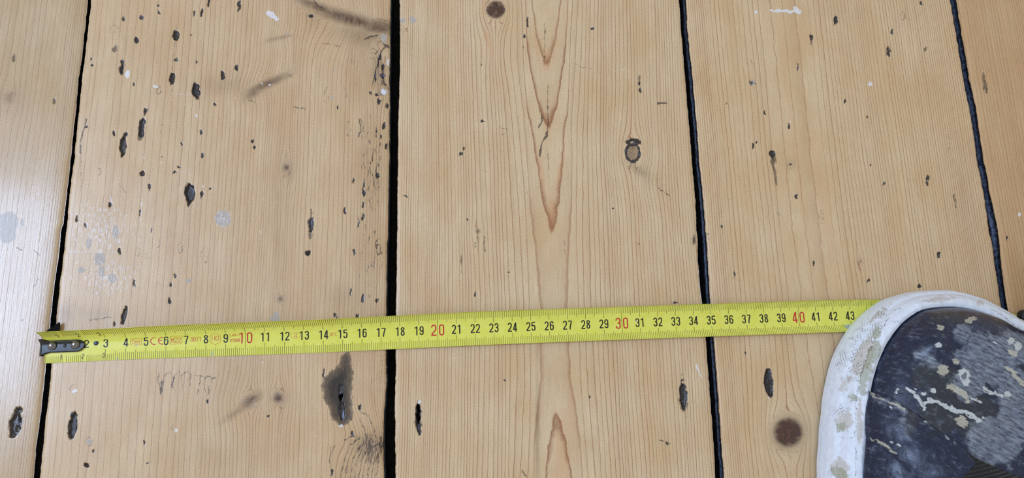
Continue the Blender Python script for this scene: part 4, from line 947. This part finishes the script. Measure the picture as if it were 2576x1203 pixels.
# collar lining: from the opening down to the insole
ln_m = NT('dark_lining'); nn = ln_m.noise(ln_m.coord((900, 900, 900)), 1.0, 2, .6); lining = ln_m.fin(ln_m.mix(ln_m.lin(nn, .3, .7), srgb(30, 32, 38), srgb(52, 54, 60)), .9)
msk = np.where((a_ > 166) & (cw > .5))[0]
NL = 96; ang = np.linspace(0, 2*math.pi, NL, endpoint=False); LV = []
for f, z in ((1.0, 0), (.93, 2.0), (.88, -3), (.92, -22), (1.0, -44), (0.0, -45)):
    for an in ang:
        aa = 221+56.5*math.cos(an)*(f if f > 0 else .01); x = float(spine_x(aa))+29*math.sin(an)*(f if f > 0 else .01)
        LV.append((x, TOEY-aa, float(spine_z(np.clip(221+56.5*math.cos(an), 34, 272)))+z if z > -40 else 34))
mesh_obj('lining', LV, grid_faces(6, NL, True), lining, shoe, True)

# panels laid over the upper's surface
bv = BVHTree.FromPolygons((UP.reshape(-1, 3)/1.0).tolist(), grid_faces(NV, NT_, True).tolist())
def on_upper(px, py):
    d = ROT @ np.array([px-1288, -(py-601.5), -FPX]); d /= np.linalg.norm(d)
    loc, nor, i, dist = bv.ray_cast(Vector((0, 0, HC)), Vector(d.tolist()))
    if loc is None:
        p = at(px, py, 30.0); return np.array(p), np.array([0, 0, 1.0])
    nor = np.array(nor); nor = nor if nor[2] > 0 else -nor
    return np.array(loc), nor
def catm(pts, n):
    P = np.array(pts, float); P = np.vstack([2*P[0]-P[1], P, 2*P[-1]-P[-2]]); out = []
    for u in np.linspace(0, len(P)-3-1e-6, n):
        i = int(u); f = u-i; p0, p1, p2, p3 = P[i:i+4]
        out.append(.5*((2*p1)+(-p0+p2)*f+(2*p0-5*p1+4*p2-p3)*f*f+(-p0+3*p1-3*p2+p3)*f**3))
    return np.array(out)
def panel(U, L, name, mat, lift, spec, nu=120, nv=70, puff=0.0, wrinkle=.25):
    A = catm(U, nu); Bq = catm(L, nu); pts = []; nrm = []
    for j in range(nv):
        f = j/(nv-1)
        for i in range(nu):
            p = A[i]*(1-f)+Bq[i]*f; q_, n = on_upper(*p); pts.append(q_); nrm.append(n)
    pts = np.array(pts).reshape(nv, nu, 3); nrm = np.array(nrm).reshape(nv, nu, 3)
    for _ in range(6):
        nrm[1:-1, 1:-1] = (nrm[:-2, 1:-1]+nrm[2:, 1:-1]+nrm[1:-1, :-2]+nrm[1:-1, 2:]+nrm[1:-1, 1:-1])/5
    nrm /= np.linalg.norm(nrm, axis=-1, keepdims=True)
    J, I = np.meshgrid(np.arange(nv), np.arange(nu), indexing='ij')
    ed = np.minimum(np.minimum(J, nv-1-J)*1.0, np.minimum(I, nu-1-I)*1.0)
    h = lift*(1-np.exp(-(ed+.6)/1.3))+puff*np.sin(math.pi*np.clip(J/(nv-1), 0, 1))+wrinkle*vnoise(I/9.0, J/7.0, 4)
    topp = pts+nrm*h[..., None]; V = topp.reshape(-1, 3)
    F = grid_faces(nv, nu); per = np.concatenate([np.arange(nu), np.arange(1, nv)*nu+nu-1, (nv-1)*nu+np.arange(nu-2, -1, -1), np.arange(nv-2, 0, -1)*nu]); pj = np.roll(per, -1)
    low = (pts-nrm*.4).reshape(-1, 3)[per]; n0 = len(V); k = np.arange(len(per)); kj = (k+1) % len(per)
    V = np.vstack([V, low]); F = np.vstack([F, np.stack([per, n0+k, n0+kj, pj], -1)])
    return mesh_obj(name, V, F, mat, shoe, True, px_attrs(V, spec))
pspec = {'splash': [('l',[(2331,1060),(2345,1066),(2356,1070)],3.5),('l',[(2356,1070),(2372,1078),(2385,1092)],2.5),('l',[(2385,1096),(2396,1102),(2406,1112)],4.5),('e',2242,1027,4,3,0),('e',2243,1112,4,4,0),('e',2262,1120,5,3,30)],
         'cream': [('l',[(2192,1104),(2215,1114),(2235,1128),(2252,1142)],2.6),('l',[(2190,992),(2215,1004),(2245,1016),(2275,1030)],2.2),('l',[(2250,1002),(2300,1032),(2360,1075),(2410,1112)],.6)],
         'scuff': [('e',2270,1060,8,8,0),('l',[(2200,1000),(2240,1010),(2280,1035)],5),('l',[(2200,1008),(2240,1024),(2290,1044)],1)], 'bare': [('e',2290,1060,14,40,10)], 'ringmark': [('e',-900,-900,1,1,0)]}
panel([(2186,984),(2215,992),(2250,1005),(2290,1030),(2340,1068),(2390,1105),(2425,1132),(2450,1163)],
      [(2184,1128),(2210,1140),(2240,1160),(2275,1190),(2320,1225),(2370,1235),(2415,1215),(2448,1175)], 'side_panel', navy, 1.5, pspec, puff=1.4)
panel([(2185,1100),(2210,1112),(2238,1132),(2262,1150),(2290,1180),(2330,1222)],
      [(2184,1330),(2200,1330),(2225,1330),(2255,1330),(2290,1330),(2330,1330)], 'side_panel', navy, 2.2, pspec, nv=80, puff=1.6)
wv_m = NT('woven_black'); sxx = wv_m.n.new('ShaderNodeSeparateXYZ'); wv_m.l.new(wv_m.coord((1000, 1000, 1000)), sxx.inputs[0])
wn_ = wv_m.mul(wv_m.sub(wv_m.noise(wv_m.coord((260, 260, 260)), 1.0, 3, .6), .5), 5.0)
wa = wv_m.math('SINE', wv_m.add(wv_m.mul(wv_m.add(sxx.outputs[0], wv_m.mul(sxx.outputs[1], 1.2)), 2.2), wn_)); wb = wv_m.math('SINE', wv_m.add(wv_m.mul(wv_m.sub(sxx.outputs[0], wv_m.mul(sxx.outputs[1], .4)), 3.0), wn_))
wh = wv_m.mul(wa, wb); wl = wv_m.lin(sxx.outputs[0], 235, 262)
wcol = wv_m.mix(wv_m.mul(wv_m.step(wh, .05, .6), wv_m.lin(wl, 0, 1, .18, .75)), srgb(18, 19, 20), srgb(118, 120, 112))
woven = wv_m.fin(wcol, .8, wv_m.bump(wh, .6, .0005))
panel([(2352,1140),(2390,1132),(2430,1142),(2475,1165),(2530,1188),(2600,1215)],
      [(2356,1152),(2385,1180),(2420,1215),(2470,1250),(2540,1270),(2610,1280)], 'elastic_gusset', woven, 1.9, pspec, nv=50, puff=.3)
